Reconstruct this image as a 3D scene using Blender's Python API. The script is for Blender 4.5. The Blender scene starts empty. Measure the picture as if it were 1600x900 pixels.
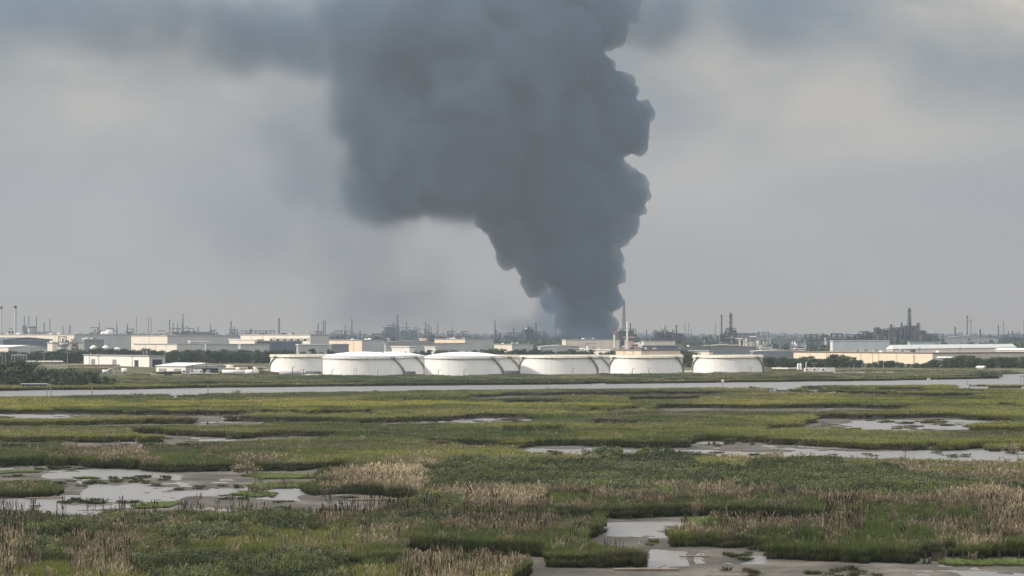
import bpy, bmesh, math, random
import numpy as np
from mathutils import Matrix, Vector
R = math.radians
scene = bpy.context.scene
COL = scene.collection

# ------------------------------------------------------------------ camera
F, H, HY = 3764.0, 22.0, 522.0            # focal length and horizon in photo pixels, eye height in metres
cam = bpy.data.cameras.new("camera")
cam.sensor_width = 36.0
cam.lens = 36.0 * F / 1600.0
cam.shift_y = (HY - 450.0) / 1600.0
cam.clip_start, cam.clip_end = 1.0, 60000.0
camo = bpy.data.objects.new("camera", cam)
camo.location = (0, 0, H)
camo.rotation_euler = (R(90), 0, 0)
COL.objects.link(camo)
scene.camera = camo

# ------------------------------------------------------------------ sun, sky, exposure
SUN_EL, SUN_AZ = 24.0, 80.0               # azimuth: degrees left of "behind the camera"
sd = Vector((-math.sin(R(SUN_AZ)) * math.cos(R(SUN_EL)), -math.cos(R(SUN_AZ)) * math.cos(R(SUN_EL)), math.sin(R(SUN_EL))))
sl = bpy.data.lights.new("sun", 'SUN')
sl.energy = 3.6
sl.angle = R(1.5)
sl.color = (1.0, 0.925, 0.82)
so = bpy.data.objects.new("sun", sl)
so.rotation_euler = sd.to_track_quat('Z', 'Y').to_euler()
COL.objects.link(so)

world = bpy.data.worlds.new("World")
scene.world = world
world.use_nodes = True
wn, wl = world.node_tree.nodes, world.node_tree.links
wn.clear()
def N(nt, typ, **kw):
    n = nt.nodes.new(typ)
    for k, v in kw.items():
        if k.startswith('i_'):
            n.inputs[k[2:].replace('_', ' ')].default_value = v
        else:
            setattr(n, k, v)
    return n
def ramp(nt, stops, src=None, interp='LINEAR'):
    r = nt.nodes.new('ShaderNodeValToRGB')
    r.color_ramp.interpolation = interp
    el = r.color_ramp.elements
    while len(el) < len(stops):
        el.new(0.5)
    for e, (p, c) in zip(el, stops):
        e.position = p
        e.color = (c[0], c[1], c[2], 1) if isinstance(c, (tuple, list)) else (c, c, c, 1)
    if src is not None:
        nt.links.new(src, r.inputs[0])
    return r
def math_n(nt, op, a, b=None, clamp=False):
    m = nt.nodes.new('ShaderNodeMath')
    m.operation = op
    m.use_clamp = clamp
    for i, v in enumerate((a, b)):
        if v is None:
            continue
        if isinstance(v, (int, float)):
            m.inputs[i].default_value = v
        else:
            nt.links.new(v, m.inputs[i])
    return m.outputs[0]
def mixc(nt, f, a, b, blend='MIX'):
    m = nt.nodes.new('ShaderNodeMix')
    m.data_type = 'RGBA'
    m.blend_type = blend
    for sock, v in ((m.inputs[0], f), (m.inputs[6], a), (m.inputs[7], b)):
        if isinstance(v, (int, float)):
            sock.default_value = v
        elif isinstance(v, tuple):
            sock.default_value = (v[0], v[1], v[2], 1)
        else:
            nt.links.new(v, sock)
    return m.outputs[2]
wt = world.node_tree
tc = N(wt, 'ShaderNodeTexCoord')
sx = N(wt, 'ShaderNodeSeparateXYZ')
wl.new(tc.outputs['Generated'], sx.inputs[0])
mp = N(wt, 'ShaderNodeMapping')
mp.inputs['Scale'].default_value = (1.0, 1.0, 2.4)
mp.inputs['Location'].default_value = (0.37, 0.2, 0.10)
wl.new(tc.outputs['Generated'], mp.inputs[0])
nz = N(wt, 'ShaderNodeTexNoise', i_Scale=9.0, i_Detail=6.0, i_Roughness=0.52, i_Distortion=0.25)
wl.new(mp.outputs[0], nz.inputs['Vector'])
nz2 = N(wt, 'ShaderNodeTexNoise', i_Scale=3.2, i_Detail=3.0, i_Roughness=0.5)
wl.new(mp.outputs[0], nz2.inputs['Vector'])
cl = math_n(wt, 'ADD', math_n(wt, 'MULTIPLY', nz.outputs[0], 0.6), math_n(wt, 'MULTIPLY', nz2.outputs[0], 0.4))
SKY_DARK, SKY_LIGHT = (0.125, 0.150, 0.178), (0.66, 0.555, 0.43)
cr = ramp(wt, [(0.44, SKY_DARK), (0.545, (0.36, 0.335, 0.295)), (0.65, SKY_LIGHT)], cl)
# the cloud deck is thicker a few degrees up, thin and hazy at the horizon
hz = ramp(wt, [(0.0, 0.0), (0.04, 0.35), (0.085, 0.75), (0.14, 1.0)], sx.outputs[2])
low = mixc(wt, hz.outputs[0], (0.60, 0.465, 0.315), cr.outputs[0])
up = ramp(wt, [(0.12, 1.0), (0.42, 2.0), (0.95, 2.5)], sx.outputs[2])
cloudc = mixc(wt, ramp(wt, [(0.14, 0.0), (0.42, 0.8)], sx.outputs[2]).outputs[0], low, (0.355, 0.355, 0.365))
vm = N(wt, 'ShaderNodeVectorMath', operation='SCALE')
wl.new(cloudc, vm.inputs[0])
UPS = N(wt, 'ShaderNodeMapRange', interpolation_type='LINEAR')
for k, v in (('From Min', 0.13), ('From Max', 0.50), ('To Min', 1.0), ('To Max', 4.9)):
    UPS.inputs[k].default_value = v
wl.new(sx.outputs[2], UPS.inputs['Value'])
wl.new(UPS.outputs[0], vm.inputs['Scale'])
sky = N(wt, 'ShaderNodeTexSky', sky_type='NISHITA', sun_disc=False)
sky.sun_elevation = R(SUN_EL)
sky.sun_rotation = math.atan2(sd.x, sd.y)
sky.air_density, sky.dust_density = 1.4, 4.0
bg1 = N(wt, 'ShaderNodeBackground', i_Strength=0.10)
wl.new(sky.outputs[0], bg1.inputs[0])
bg2 = N(wt, 'ShaderNodeBackground', i_Strength=1.0)
wl.new(vm.outputs[0], bg2.inputs[0])
ms = N(wt, 'ShaderNodeMixShader')
ms.inputs[0].default_value = 0.86
wl.new(bg1.outputs[0], ms.inputs[1])
wl.new(bg2.outputs[0], ms.inputs[2])
wo = N(wt, 'ShaderNodeOutputWorld')
wl.new(ms.outputs[0], wo.inputs[0])
world.cycles.sampling_method = 'MANUAL'
world.cycles.sample_map_resolution = 512

vs = scene.view_settings
vs.view_transform, vs.look, vs.exposure, vs.gamma = 'Standard', 'None', 0.30, 1.0
vs.use_curve_mapping = False
scene.render.engine = 'CYCLES'
cy = scene.cycles
cy.max_bounces, cy.diffuse_bounces, cy.glossy_bounces = 5, 2, 2
cy.transmission_bounces, cy.transparent_max_bounces, cy.volume_bounces = 2, 24, 0
cy.volume_step_rate, cy.volume_max_steps = 1.0, 256
cy.use_denoising = True
cy.use_adaptive_sampling = True
cy.adaptive_threshold = 0.02
cy.sample_clamp_indirect = 4.0
cy.filter_width = 1.5

# ------------------------------------------------------------------ helpers
def PX(px, d):
    return (px - 800.0) / F * d
def PZ(py, d):
    return H - (py - HY) / F * d
def GP(px, py, z=0.0):
    d = (H - z) * F / (py - HY)
    return PX(px, d), d

class MB:
    """collects shapes and links them as one mesh object"""
    def __init__(self):
        self.v, self.f = [], []
    def add(self, vs, fs):
        o = len(self.v)
        self.v += [tuple(p) for p in vs]
        self.f += [tuple(i + o for i in q) for q in fs]
        return self
    def box(self, x0, x1, y0, y1, z0, z1):
        v = [(x, y, z) for z in (z0, z1) for y in (y0, y1) for x in (x0, x1)]
        return self.add(v, [(0, 2, 3, 1), (4, 5, 7, 6), (0, 1, 5, 4), (2, 6, 7, 3), (0, 4, 6, 2), (1, 3, 7, 5)])
    def cyl(self, x, y, z0, z1, r0, r1=None, n=12, cap=True):
        r1 = r0 if r1 is None else r1
        a = [2 * math.pi * i / n for i in range(n)]
        v = [(x + r0 * math.cos(t), y + r0 * math.sin(t), z0) for t in a] + [(x + r1 * math.cos(t), y + r1 * math.sin(t), z1) for t in a]
        f = [(i, (i + 1) % n, n + (i + 1) % n, n + i) for i in range(n)]
        if cap:
            f += [tuple(range(n - 1, -1, -1)), tuple(range(n, 2 * n))]
        return self.add(v, f)
    def bar(self, p, q, w=0.2, n=4):
        p, q = Vector(p), Vector(q)
        d = (q - p)
        if d.length < 1e-6:
            return self
        u = d.orthogonal().normalized()
        w2 = d.cross(u).normalized()
        v = []
        for c in (p, q):
            for i in range(n):
                t = 2 * math.pi * (i + 0.5) / n
                v.append(c + (u * math.cos(t) + w2 * math.sin(t)) * w)
        f = [(i, (i + 1) % n, n + (i + 1) % n, n + i) for i in range(n)] + [tuple(range(n - 1, -1, -1)), tuple(range(n, 2 * n))]
        return self.add(v, f)
    def lathe(self, prof, n=48, x=0, y=0):
        v, f = [], []
        m = len(prof)
        for i in range(n):
            t = 2 * math.pi * i / n
            for r, z in prof:
                v.append((x + r * math.cos(t), y + r * math.sin(t), z))
        for i in range(n):
            j = (i + 1) % n
            for k in range(m - 1):
                f.append((i * m + k, j * m + k, j * m + k + 1, i * m + k + 1))
        return self.add(v, f)
    def hcyl(self, p, q, r, n=12):
        return self.bar(p, q, r, n)
    def mesh(self, name, mat, smooth=False):
        me = bpy.data.meshes.new(name)
        me.from_pydata(self.v, [], self.f)
        me.validate()
        if smooth:
            me.polygons.foreach_set('use_smooth', [True] * len(me.polygons))
        if mat is not None:
            me.materials.append(mat)
        me.update()
        return me
    def build(self, name, mat, parent=None, smooth=False, **props):
        return link(name, self.mesh(name, mat, smooth), parent, **props)

def link(name, data, parent=None, **props):
    o = bpy.data.objects.new(name, data)
    COL.objects.link(o)
    if parent is not None:
        o.parent = parent
    for k, v in props.items():
        o[k] = v
    return o
def thing(name, label, cat, loc=(0, 0, 0), rz=0.0, group=None):
    o = bpy.data.objects.new(name, None)
    o.empty_display_size = 1.0
    COL.objects.link(o)
    o.location = loc
    o.rotation_euler = (0, 0, rz)
    o['label'], o['category'], o['kind'] = label, cat, 'thing'
    if group:
        o['group'] = group
    return o
def copy_thing(o, loc, rz=0.0, scale=1.0, label=None, group=None):
    c = o.copy()
    COL.objects.link(c)
    c.location, c.rotation_euler = loc, (0, 0, rz)
    c.scale = (scale, scale, scale) if isinstance(scale, (int, float)) else scale
    if label:
        c['label'] = label
    if group:
        c['group'] = group
    for ch in o.children:
        d = ch.copy()
        COL.objects.link(d)
        d.parent = c
        for g in ch.children:
            e = g.copy()
            COL.objects.link(e)
            e.parent = d
    return c

MATS = {}
def mat(name, col, rough=0.7, var=0.18, scale=0.15, streak=0.0, metal=0.0, bump=0.0, bscale=3.0, spec=0.3, ribs=0.0, dirt=None):
    """painted or mineral surface: base colour with patchy variation, optional vertical run-off streaks and rib relief"""
    if name in MATS:
        return MATS[name]
    m = bpy.data.materials.new(name)
    m.use_nodes = True
    nt = m.node_tree
    b = nt.nodes['Principled BSDF']
    b.inputs['Roughness'].default_value = rough
    b.inputs['Metallic'].default_value = metal
    b.inputs['Specular IOR Level'].default_value = spec
    t = N(nt, 'ShaderNodeTexCoord')
    n1 = N(nt, 'ShaderNodeTexNoise', i_Scale=scale, i_Detail=6.0, i_Roughness=0.6)
    nt.links.new(t.outputs['Object'], n1.inputs['Vector'])
    lo = tuple(c * (1 - var) for c in col)
    hi = tuple(min(1, c * (1 + var * 0.6)) for c in col)
    c = ramp(nt, [(0.3, lo), (0.7, hi)], n1.outputs[0]).outputs[0]
    if streak > 0:
        mpg = N(nt, 'ShaderNodeMapping')
        mpg.inputs['Scale'].default_value = (1.0, 1.0, 0.06)
        nt.links.new(t.outputs['Object'], mpg.inputs[0])
        n2 = N(nt, 'ShaderNodeTexNoise', i_Scale=1.3, i_Detail=5.0, i_Roughness=0.65)
        nt.links.new(mpg.outputs[0], n2.inputs['Vector'])
        s = ramp(nt, [(0.48, 0.0), (0.72, streak)], n2.outputs[0]).outputs[0]
        c = mixc(nt, s, c, dirt or tuple(x * 0.5 for x in col))
    nt.links.new(c, b.inputs['Base Color'])
    h = None
    if ribs > 0:
        wv = N(nt, 'ShaderNodeTexWave', wave_type='BANDS', bands_direction='X', i_Scale=ribs)
        nt.links.new(t.outputs['Object'], wv.inputs['Vector'])
        h = wv.outputs['Fac']
    if bump > 0:
        n3 = N(nt, 'ShaderNodeTexNoise', i_Scale=bscale, i_Detail=4.0)
        nt.links.new(t.outputs['Object'], n3.inputs['Vector'])
        h = n3.outputs[0]
    if h is not None:
        bp = N(nt, 'ShaderNodeBump', i_Strength=max(bump, 0.25), i_Distance=0.1)
        nt.links.new(h, bp.inputs['Height'])
        nt.links.new(bp.outputs[0], b.inputs['Normal'])
    MATS[name] = m
    return m

# numpy noise -------------------------------------------------------
def _hash(ix, iy, seed):
    n = (ix.astype(np.int64) * 374761393 + iy.astype(np.int64) * 668265263 + seed * 1442695041) & 0x7fffffff
    n = ((n ^ (n >> 13)) * 1274126177) & 0x7fffffff
    return ((n ^ (n >> 16)) & 0xffff) / 65535.0
def vnoise(x, y, seed=0):
    x0, y0 = np.floor(x), np.floor(y)
    fx, fy = x - x0, y - y0
    fx, fy = fx * fx * (3 - 2 * fx), fy * fy * (3 - 2 * fy)
    a, b = _hash(x0, y0, seed), _hash(x0 + 1, y0, seed)
    c, d = _hash(x0, y0 + 1, seed), _hash(x0 + 1, y0 + 1, seed)
    return (a * (1 - fx) + b * fx) * (1 - fy) + (c * (1 - fx) + d * fx) * fy
def fbm(x, y, seed=0, oct=4, gain=0.5):
    s, a, t = 0.0, 1.0, 0.0
    for k in range(oct):
        s = s + a * vnoise(x * 2 ** k, y * 2 ** k, seed + 17 * k)
        t += a
        a *= gain
    return s / t
def inpoly(px, py, poly):
    r = np.zeros(px.shape, bool)
    n = len(poly)
    for i in range(n):
        x1, y1 = poly[i]
        x2, y2 = poly[(i + 1) % n]
        if y1 == y2:
            continue
        c = (y1 > py) != (y2 > py)
        r ^= c & (px < (x2 - x1) * (py - y1) / (y2 - y1) + x1)
    return r
# ------------------------------------------------------------------ ground: one sheet of marsh, channel bed, bank and plain
# creek and pool outlines surveyed off the photograph (photo pixels, laid on the ground plane)
CHANNEL = [(-900, 618), (0, 611), (70, 609.5), (180, 609), (330, 606), (520, 604), (740, 602), (960, 600), (1090, 598.3), (1250, 596.5), (1400, 594.6),
           (1485, 592.8), (1567, 591.5), (1569, 589.5), (1552, 586.5), (1575, 584.3), (1760, 583), (2500, 581), (2500, 600), (1600, 602.5), (1500, 602.8), (1450, 603), (1400, 603.5), (1300, 604), (1150, 606.5),
           (1000, 608), (800, 610), (640, 612), (450, 615), (250, 617.5), (100, 620), (0, 622), (-900, 632)]
POOLS = [
    [(-260, 650), (60, 646), (200, 648), (390, 648), (402, 650), (300, 653), (180, 653), (120, 655), (-260, 657)],
    [(70, 665), (170, 663), (300, 662), (400, 662), (420, 665), (300, 667), (180, 668), (75, 667)],
    [(90, 695), (160, 692), (240, 691), (270, 687), (330, 687), (420, 684), (430, 688), (330, 693), (240, 694), (170, 697), (160, 703), (95, 699)],
    [(-300, 727), (140, 730), (250, 736), (400, 738), (500, 740), (505, 748), (500, 770), (533, 773), (640, 775), (662, 783), (640, 790), (590, 800), (533, 806), (300, 806), (-300, 806)],
    [(795, 702), (830, 697), (1000, 699), (1100, 699), (1160, 695), (1240, 695), (1300, 698), (1360, 703), (1440, 702), (1500, 702), (1540, 699), (1860, 700), (1860, 720), (1380, 721), (1300, 718), (1200, 717), (1000, 714), (830, 711)],
    [(1240, 664), (1280, 660), (1350, 659), (1400, 656), (1450, 655), (1520, 657), (1590, 656), (1590, 660), (1520, 663), (1510, 667), (1400, 667), (1370, 664), (1250, 665)],
    [(1010, 641), (1030, 638), (1200, 638), (1330, 637), (1380, 639), (1430, 640), (1400, 643), (1280, 644), (1180, 645), (1060, 643)],
    [(440, 660), (560, 660.5), (700, 657), (740, 654), (790, 652), (838, 654), (836, 660), (760, 664), (640, 664), (560, 664), (450, 662)],
    [(690, 622), (860, 619.3), (885, 620), (760, 623)],
    [(400, 684), (520, 683), (580, 682), (440, 688), (400, 689)],
    [(945, 812), (1060, 810), (1066, 820), (1112, 822), (1112, 828), (1050, 828), (1046, 852), (1190, 855), (1200, 868), (1260, 874), (1340, 881), (1480, 884), (1800, 892), (1800, 990), (720, 990), (840, 886), (1010, 884), (1006, 866), (990, 862), (905, 848), (945, 835)],
    [(1130, 810), (1280, 811), (1290, 814), (1140, 815)],
    [(1480, 607), (1900, 606), (1900, 609), (1500, 609)],
]
ISLANDS = [
    ([(-300, 765), (80, 762), (93, 770), (85, 774), (40, 776), (-300, 786)], 0.9),
    ([(118, 745), (150, 746), (148, 748), (122, 748)], 0.35),
    ([(-300, 736), (60, 736), (66, 739), (0, 741), (-300, 742)], 0.35),
    ([(210, 788), (240, 784), (275, 787), (262, 792), (215, 792)], 0.35),
    ([(380, 745), (410, 742), (495, 744), (500, 750), (420, 750)], 0.35),
    ([(392, 758), (430, 755), (500, 757), (505, 765), (400, 766)], 0.35),
    ([(360, 773), (400, 769), (440, 773), (425, 778), (370, 777)], 0.35),
    ([(478, 766), (530, 763), (534, 774), (490, 778)], 0.9),
    ([(1430, 699), (1495, 699), (1490, 701.5), (1440, 701.5)], 0.35),
    ([(1545, 700), (1860, 700), (1860, 706), (1550, 705)], 0.5),
    ([(1465, 880), (1560, 877), (1640, 884), (1480, 887)], 0.35),
    ([(1066, 811), (1130, 809), (1140, 818), (1070, 821)], 0.4),
]
CREEKS = [  # narrow creeks: polyline, width in photo pixels
    ([(-60, 668), (80, 666)], 1.2), ([(205, 678), (280, 682), (350, 684)], 1.3), ([(-60, 690), (60, 693), (160, 693), (215, 690)], 1.4),
    ([(165, 701), (240, 703), (320, 704)], 1.2), ([(-60, 729), (140, 729)], 1.5), ([(300, 738), (420, 738), (545, 733)], 2.0),
    ([(400, 646), (470, 648), (590, 648)], 0.9), ([(300, 657), (420, 660), (560, 661)], 1.0), ([(400, 682), (540, 683), (630, 680)], 1.0),
    ([(780, 619.5), (940, 618), (1130, 617)], 0.8), ([(790, 630), (880, 630)], 0.8), ([(980, 626), (1100, 624)], 0.8), ([(890, 646), (1000, 640)], 0.8),
    ([(920, 662), (1000, 664)], 1.0), ([(780, 675), (890, 674)], 1.1), ([(1190, 614), (1320, 616), (1450, 620), (1530, 620)], 0.8),
    ([(1190, 671), (1380, 672), (1500, 675), (1660, 677)], 1.2), ([(1080, 690), (1200, 691)], 1.2), ([(1280, 655), (1500, 654)], 1.0),
    ([(640, 863), (760, 868), (850, 872)], 3.0), ([(530, 889), (640, 893)], 2.5), ([(860, 811), (1060, 810), (1290, 811)], 2.0), ([(1180, 849), (1300, 850)], 2.0),
    ([(1330, 884), (1600, 884)], 2.0), ([(1400, 817), (1510, 818)], 1.5), ([(1540, 872), (1640, 873)], 2.5), ([(1430, 872), (1490, 872)], 2.5),
    ([(600, 662), (840, 660)], 1.0), ([(660, 695), (800, 698)], 1.2), ([(0, 702), (70, 703)], 1.2),
    ([(1130, 608.5), (1450, 611)], 0.6), ([(560, 628), (800, 627)], 0.6),
]
def seg_dist(px, py, a, b):
    ax, ay = a
    bx, by = b
    t = np.clip(((px - ax) * (bx - ax) + (py - ay) * (by - ay) * 1.0) / ((bx - ax) ** 2 + (by - ay) ** 2), 0, 1)
    return np.hypot((px - ax - t * (bx - ax)) * 0.25, py - ay - t * (by - ay))
VEG_H = 1.2
def survey(x, y):
    """for ground points: (open: pool, creek or channel, channel only, island grass height or 0, land)"""
    px, py = 800 + F * x / y, HY + F * H / y
    w = (py - HY) / 60.0                       # ragged outlines: a metre or so of wander
    jx = (fbm(x * 0.09, y * 0.05, 3, 4) - 0.5) * 26 + (fbm(x * 0.5, y * 0.25, 5, 2) - 0.5) * 10
    jy = ((fbm(x * 0.08, y * 0.04, 7, 4) - 0.5) * 4.0 + (fbm(x * 0.45, y * 0.25, 9, 2) - 0.5) * 1.5) * np.clip(0.30 * w ** 1.5, 0.10, 3)
    qx, qy = px + jx, py + jy
    chan = np.zeros(px.shape, bool)
    op = np.zeros(px.shape, bool)
    ext = VEG_H * (py - HY) / H
    for k in (0.0, 0.25, 0.5, 0.75, 1.0):
        yy = qy - k * ext * 0.85
        chan |= inpoly(qx, py + jy * 0.25 - k * ext * 0.8, CHANNEL)
        for p in POOLS:
            op |= inpoly(qx, yy, p)
        for line, wd in CREEKS:
            for a, b in zip(line[:-1], line[1:]):
                m = (np.abs(qy - k * ext * 0.85 - (a[1] + b[1]) / 2) < abs(a[1] - b[1]) / 2 + wd + 2)
                if m.any():
                    op[m] |= seg_dist(qx[m], yy[m], a, b) < wd * 0.8
    land = (~chan) & (py < 604) & (py < np.interp(px, [-900, 0, 180, 520, 960, 1400, 1560, 1700, 2500], [616, 609, 607, 603, 599, 594, 591, 588, 588]))
    op &= ~land
    isl = np.zeros(px.shape)
    for p, hh in ISLANDS:
        isl = np.where(inpoly(qx, qy, p), hh, isl)
    # many small natural pans and creeks elsewhere in the marsh, too
    rid = np.abs(fbm(x * 0.018 + 5, y * 0.010, 31, 4) - 0.5)
    extra = (rid < 0.013) & (py > 618) & (py < 725) & (fbm(x * 0.01, y * 0.006, 77, 2) > 0.45)
    op |= extra
    return op & (isl == 0), chan, isl, land, px, py

us = np.concatenate([np.linspace(-1.2, -0.30, 40)[:-1], np.linspace(-0.30, 0.30, 900), np.linspace(0.30, 1.2, 40)[1:]])
pys = np.concatenate([np.linspace(1010, 905, 70)[:-1], np.linspace(905, 640, 330)[:-1], np.linspace(640, 582, 130)[:-1], np.linspace(582, 536, 40)[:-1], np.linspace(536, 527.5, 14)])
ds = F * H / (pys - HY)
U, D = np.meshgrid(us, ds)
gx, gy = (U * D).ravel(), D.ravel()
op, chan, isl, land, gpx, gpy = survey(gx, gy)
micro = fbm(gx * 0.8, gy * 0.8, 11, 3) - 0.5
mudn = fbm(gx * 0.14 + 9, gy * 0.07, 41, 5) - 0.5
mudf = fbm(gx * 0.55, gy * 0.35, 43, 3) - 0.5
gz = 0.80 + micro * 0.12 + (fbm(gx * 0.03, gy * 0.03, 13, 3) - 0.5) * 0.25
# pools: water level is z = 0, mud flats stand a few centimetres out of it
wet = np.zeros(gx.shape)
for poly, wv in (([(60, 733), (290, 738), (330, 760), (500, 765), (500, 780), (330, 775), (250, 790), (-60, 808), (-60, 790), (150, 775), (90, 755)], 0.085),
                 ([(-60, 795), (240, 800), (560, 808), (560, 830), (-60, 830)], 0.05),
                 ([(830, 702), (1360, 705), (1860, 705), (1860, 725), (800, 716)], 0.10),
                 ([(1330, 656), (1590, 655), (1590, 672), (1330, 672)], 0.10), ([(700, 655), (840, 652), (840, 668), (700, 668)], 0.06),
                 ([(-200, 648), (110, 648), (120, 662), (-200, 662)], 0.08), ([(940, 818), (1112, 818), (1112, 835), (1040, 845), (950, 840)], 0.07),
                 ([(1005, 862), (1065, 864), (1075, 884), (1010, 886)], 0.14), ([(1080, 866), (1190, 872), (1190, 884), (1080, 880)], 0.07), ([(1340, 886), (1700, 893), (1700, 905), (1340, 900)], 0.05), ([(860, 888), (1300, 888), (1300, 1000), (860, 1000)], -0.04), ([(280, 684), (350, 684), (350, 700), (280, 700)], 0.06), ([(1480, 604), (1900, 604), (1900, 615), (1480, 615)], 0.2)):
    wet = np.where(inpoly(gpx + (fbm(gx * .06, gy * .04, 81, 3) - .5) * 120, gpy + (fbm(gx * .06, gy * .04, 83, 3) - .5) * .06 * (gpy - HY), poly), wv, wet)
mud = 0.060 + mudn * 0.26 + mudf * 0.08 - wet
gz = np.where(op, mud, gz)
gz = np.where(isl > 0, 0.12 + micro * 0.06, gz)
gz = np.where(chan, -1.2, gz)
landz = 1.5 + (fbm(gx * 0.02, gy * 0.02, 19, 3) - 0.5) * 0.5
gz = np.where(land, landz, gz)
zone = np.where(land, 1.0, np.where(op | chan, 0.0, 0.5)).reshape(U.shape)
zp = np.pad(np.where(zone == 0.5, 0.5, 0.0), 1, mode='edge')     # the cut bank itself is dark peat down to its foot
near_veg = np.maximum.reduce([zp[i:i + zone.shape[0], j:j + zone.shape[1]] for i in range(3) for j in range(3)])
zone = np.where((zone == 0.0) & (gy.reshape(U.shape) < 900), near_veg, zone).ravel()
Z2 = gz.reshape(U.shape)
nr, nc = U.shape
idx = np.arange(nr * nc).reshape(nr, nc)
quads = np.stack([idx[:-1, :-1], idx[:-1, 1:], idx[1:, 1:], idx[1:, :-1]], -1).reshape(-1, 4)
me = bpy.data.meshes.new('ground')
me.vertices.add(nr * nc)
me.vertices.foreach_set('co', np.stack([gx, gy, gz], 1).astype(np.float32).ravel())
me.loops.add(quads.size)
me.loops.foreach_set('vertex_index', quads.astype(np.int32).ravel())
me.polygons.add(len(quads))
me.polygons.foreach_set('loop_start', np.arange(0, quads.size, 4, dtype=np.int32))
me.polygons.foreach_set('loop_total', np.full(len(quads), 4, np.int32))
me.update()
me.validate()
me.attributes.new('zone', 'FLOAT', 'POINT').data.foreach_set('value', zone.astype(np.float32))
me.polygons.foreach_set('use_smooth', np.ones(len(me.polygons), bool))

gm = bpy.data.materials.new('ground_soil')
gm.use_nodes = True
nt = gm.node_tree
pb = nt.nodes['Principled BSDF']
geo = N(nt, 'ShaderNodeNewGeometry')
at = N(nt, 'ShaderNodeAttribute', attribute_name='zone')
n1 = N(nt, 'ShaderNodeTexNoise', i_Scale=0.12, i_Detail=8.0, i_Roughness=0.65)
n2 = N(nt, 'ShaderNodeTexNoise', i_Scale=1.6, i_Detail=6.0, i_Roughness=0.7)
n3 = N(nt, 'ShaderNodeTexNoise', i_Scale=0.035, i_Detail=6.0, i_Roughness=0.6)
for n in (n1, n2, n3):
    nt.links.new(geo.outputs['Position'], n.inputs['Vector'])
mudc = ramp(nt, [(0.34, (0.042, 0.038, 0.031)), (0.52, (0.095, 0.085, 0.071)), (0.66, (0.165, 0.147, 0.124))], n1.outputs[0]).outputs[0]
mudc = mixc(nt, ramp(nt, [(0.50, 0.0), (0.66, 0.75)], n2.outputs[0]).outputs[0], mudc, (0.055, 0.05, 0.04))
thatch = ramp(nt, [(0.35, (0.014, 0.013, 0.009)), (0.7, (0.035, 0.031, 0.017))], n2.outputs[0]).outputs[0]
lnd = ramp(nt, [(0.36, (0.045, 0.054, 0.024)), (0.5, (0.085, 0.088, 0.042)), (0.6, (0.20, 0.175, 0.11)), (0.72, (0.36, 0.30, 0.21))], n3.outputs[0]).outputs[0]
lnd = mixc(nt, ramp(nt, [(0.4, 0.0), (0.8, 0.6)], n2.outputs[0]).outputs[0], lnd, (0.06, 0.075, 0.03))
c = mixc(nt, ramp(nt, [(0.05, 0.0), (0.25, 1.0)], at.outputs['Fac']).outputs[0], mudc, thatch)
c = mixc(nt, ramp(nt, [(0.7, 0.0), (0.8, 1.0)], at.outputs['Fac']).outputs[0], c, lnd)
nt.links.new(c, pb.inputs['Base Color'])
pb.inputs['Specular IOR Level'].default_value = 0.10
rg = ramp(nt, [(0.2, 0.72), (0.3, 0.9)], at.outputs['Fac'])
nt.links.new(math_n(nt, 'ADD', rg.outputs[0], math_n(nt, 'MULTIPLY', n1.outputs[0], 0.25)), pb.inputs['Roughness'])
bp = N(nt, 'ShaderNodeBump', i_Strength=0.5, i_Distance=0.08)
nt.links.new(n2.outputs[0], bp.inputs['Height'])
nt.links.new(bp.outputs[0], pb.inputs['Normal'])
me.materials.append(gm)
link('ground', me, kind='structure')

# water ------------------------------------------------------------
wm = bpy.data.materials.new('tidal_water')
wm.use_nodes = True
nt = wm.node_tree
pb = nt.nodes['Principled BSDF']
pb.inputs['Base Color'].default_value = (0.17, 0.163, 0.15, 1)
pb.inputs['Roughness'].default_value = 0.32
pb.inputs['IOR'].default_value = 1.33
geo = N(nt, 'ShaderNodeNewGeometry')
mpg = N(nt, 'ShaderNodeMapping')
mpg.inputs['Scale'].default_value = (0.5, 1.0, 1.0)
nt.links.new(geo.outputs['Position'], mpg.inputs[0])
n1 = N(nt, 'ShaderNodeTexNoise', i_Scale=0.7, i_Detail=4.0, i_Roughness=0.6)
nt.links.new(mpg.outputs[0], n1.inputs['Vector'])
n2 = N(nt, 'ShaderNodeTexNoise', i_Scale=0.02, i_Detail=3.0)
nt.links.new(mpg.outputs[0], n2.inputs['Vector'])
bp = N(nt, 'ShaderNodeBump', i_Distance=0.05)
nt.links.new(ramp(nt, [(0.35, 0.10), (0.65, 0.38)], n2.outputs[0]).outputs[0], bp.inputs['Strength'])
nt.links.new(n1.outputs[0], bp.inputs['Height'])
nt.links.new(bp.outputs[0], pb.inputs['Normal'])
m = MB()
m.add([(-1700, 150, 0), (1700, 150, 0), (2000, 1500, 0), (-2000, 1500, 0)], [(0, 1, 2, 3)])
m.build('water', wm, kind='structure')

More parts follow.
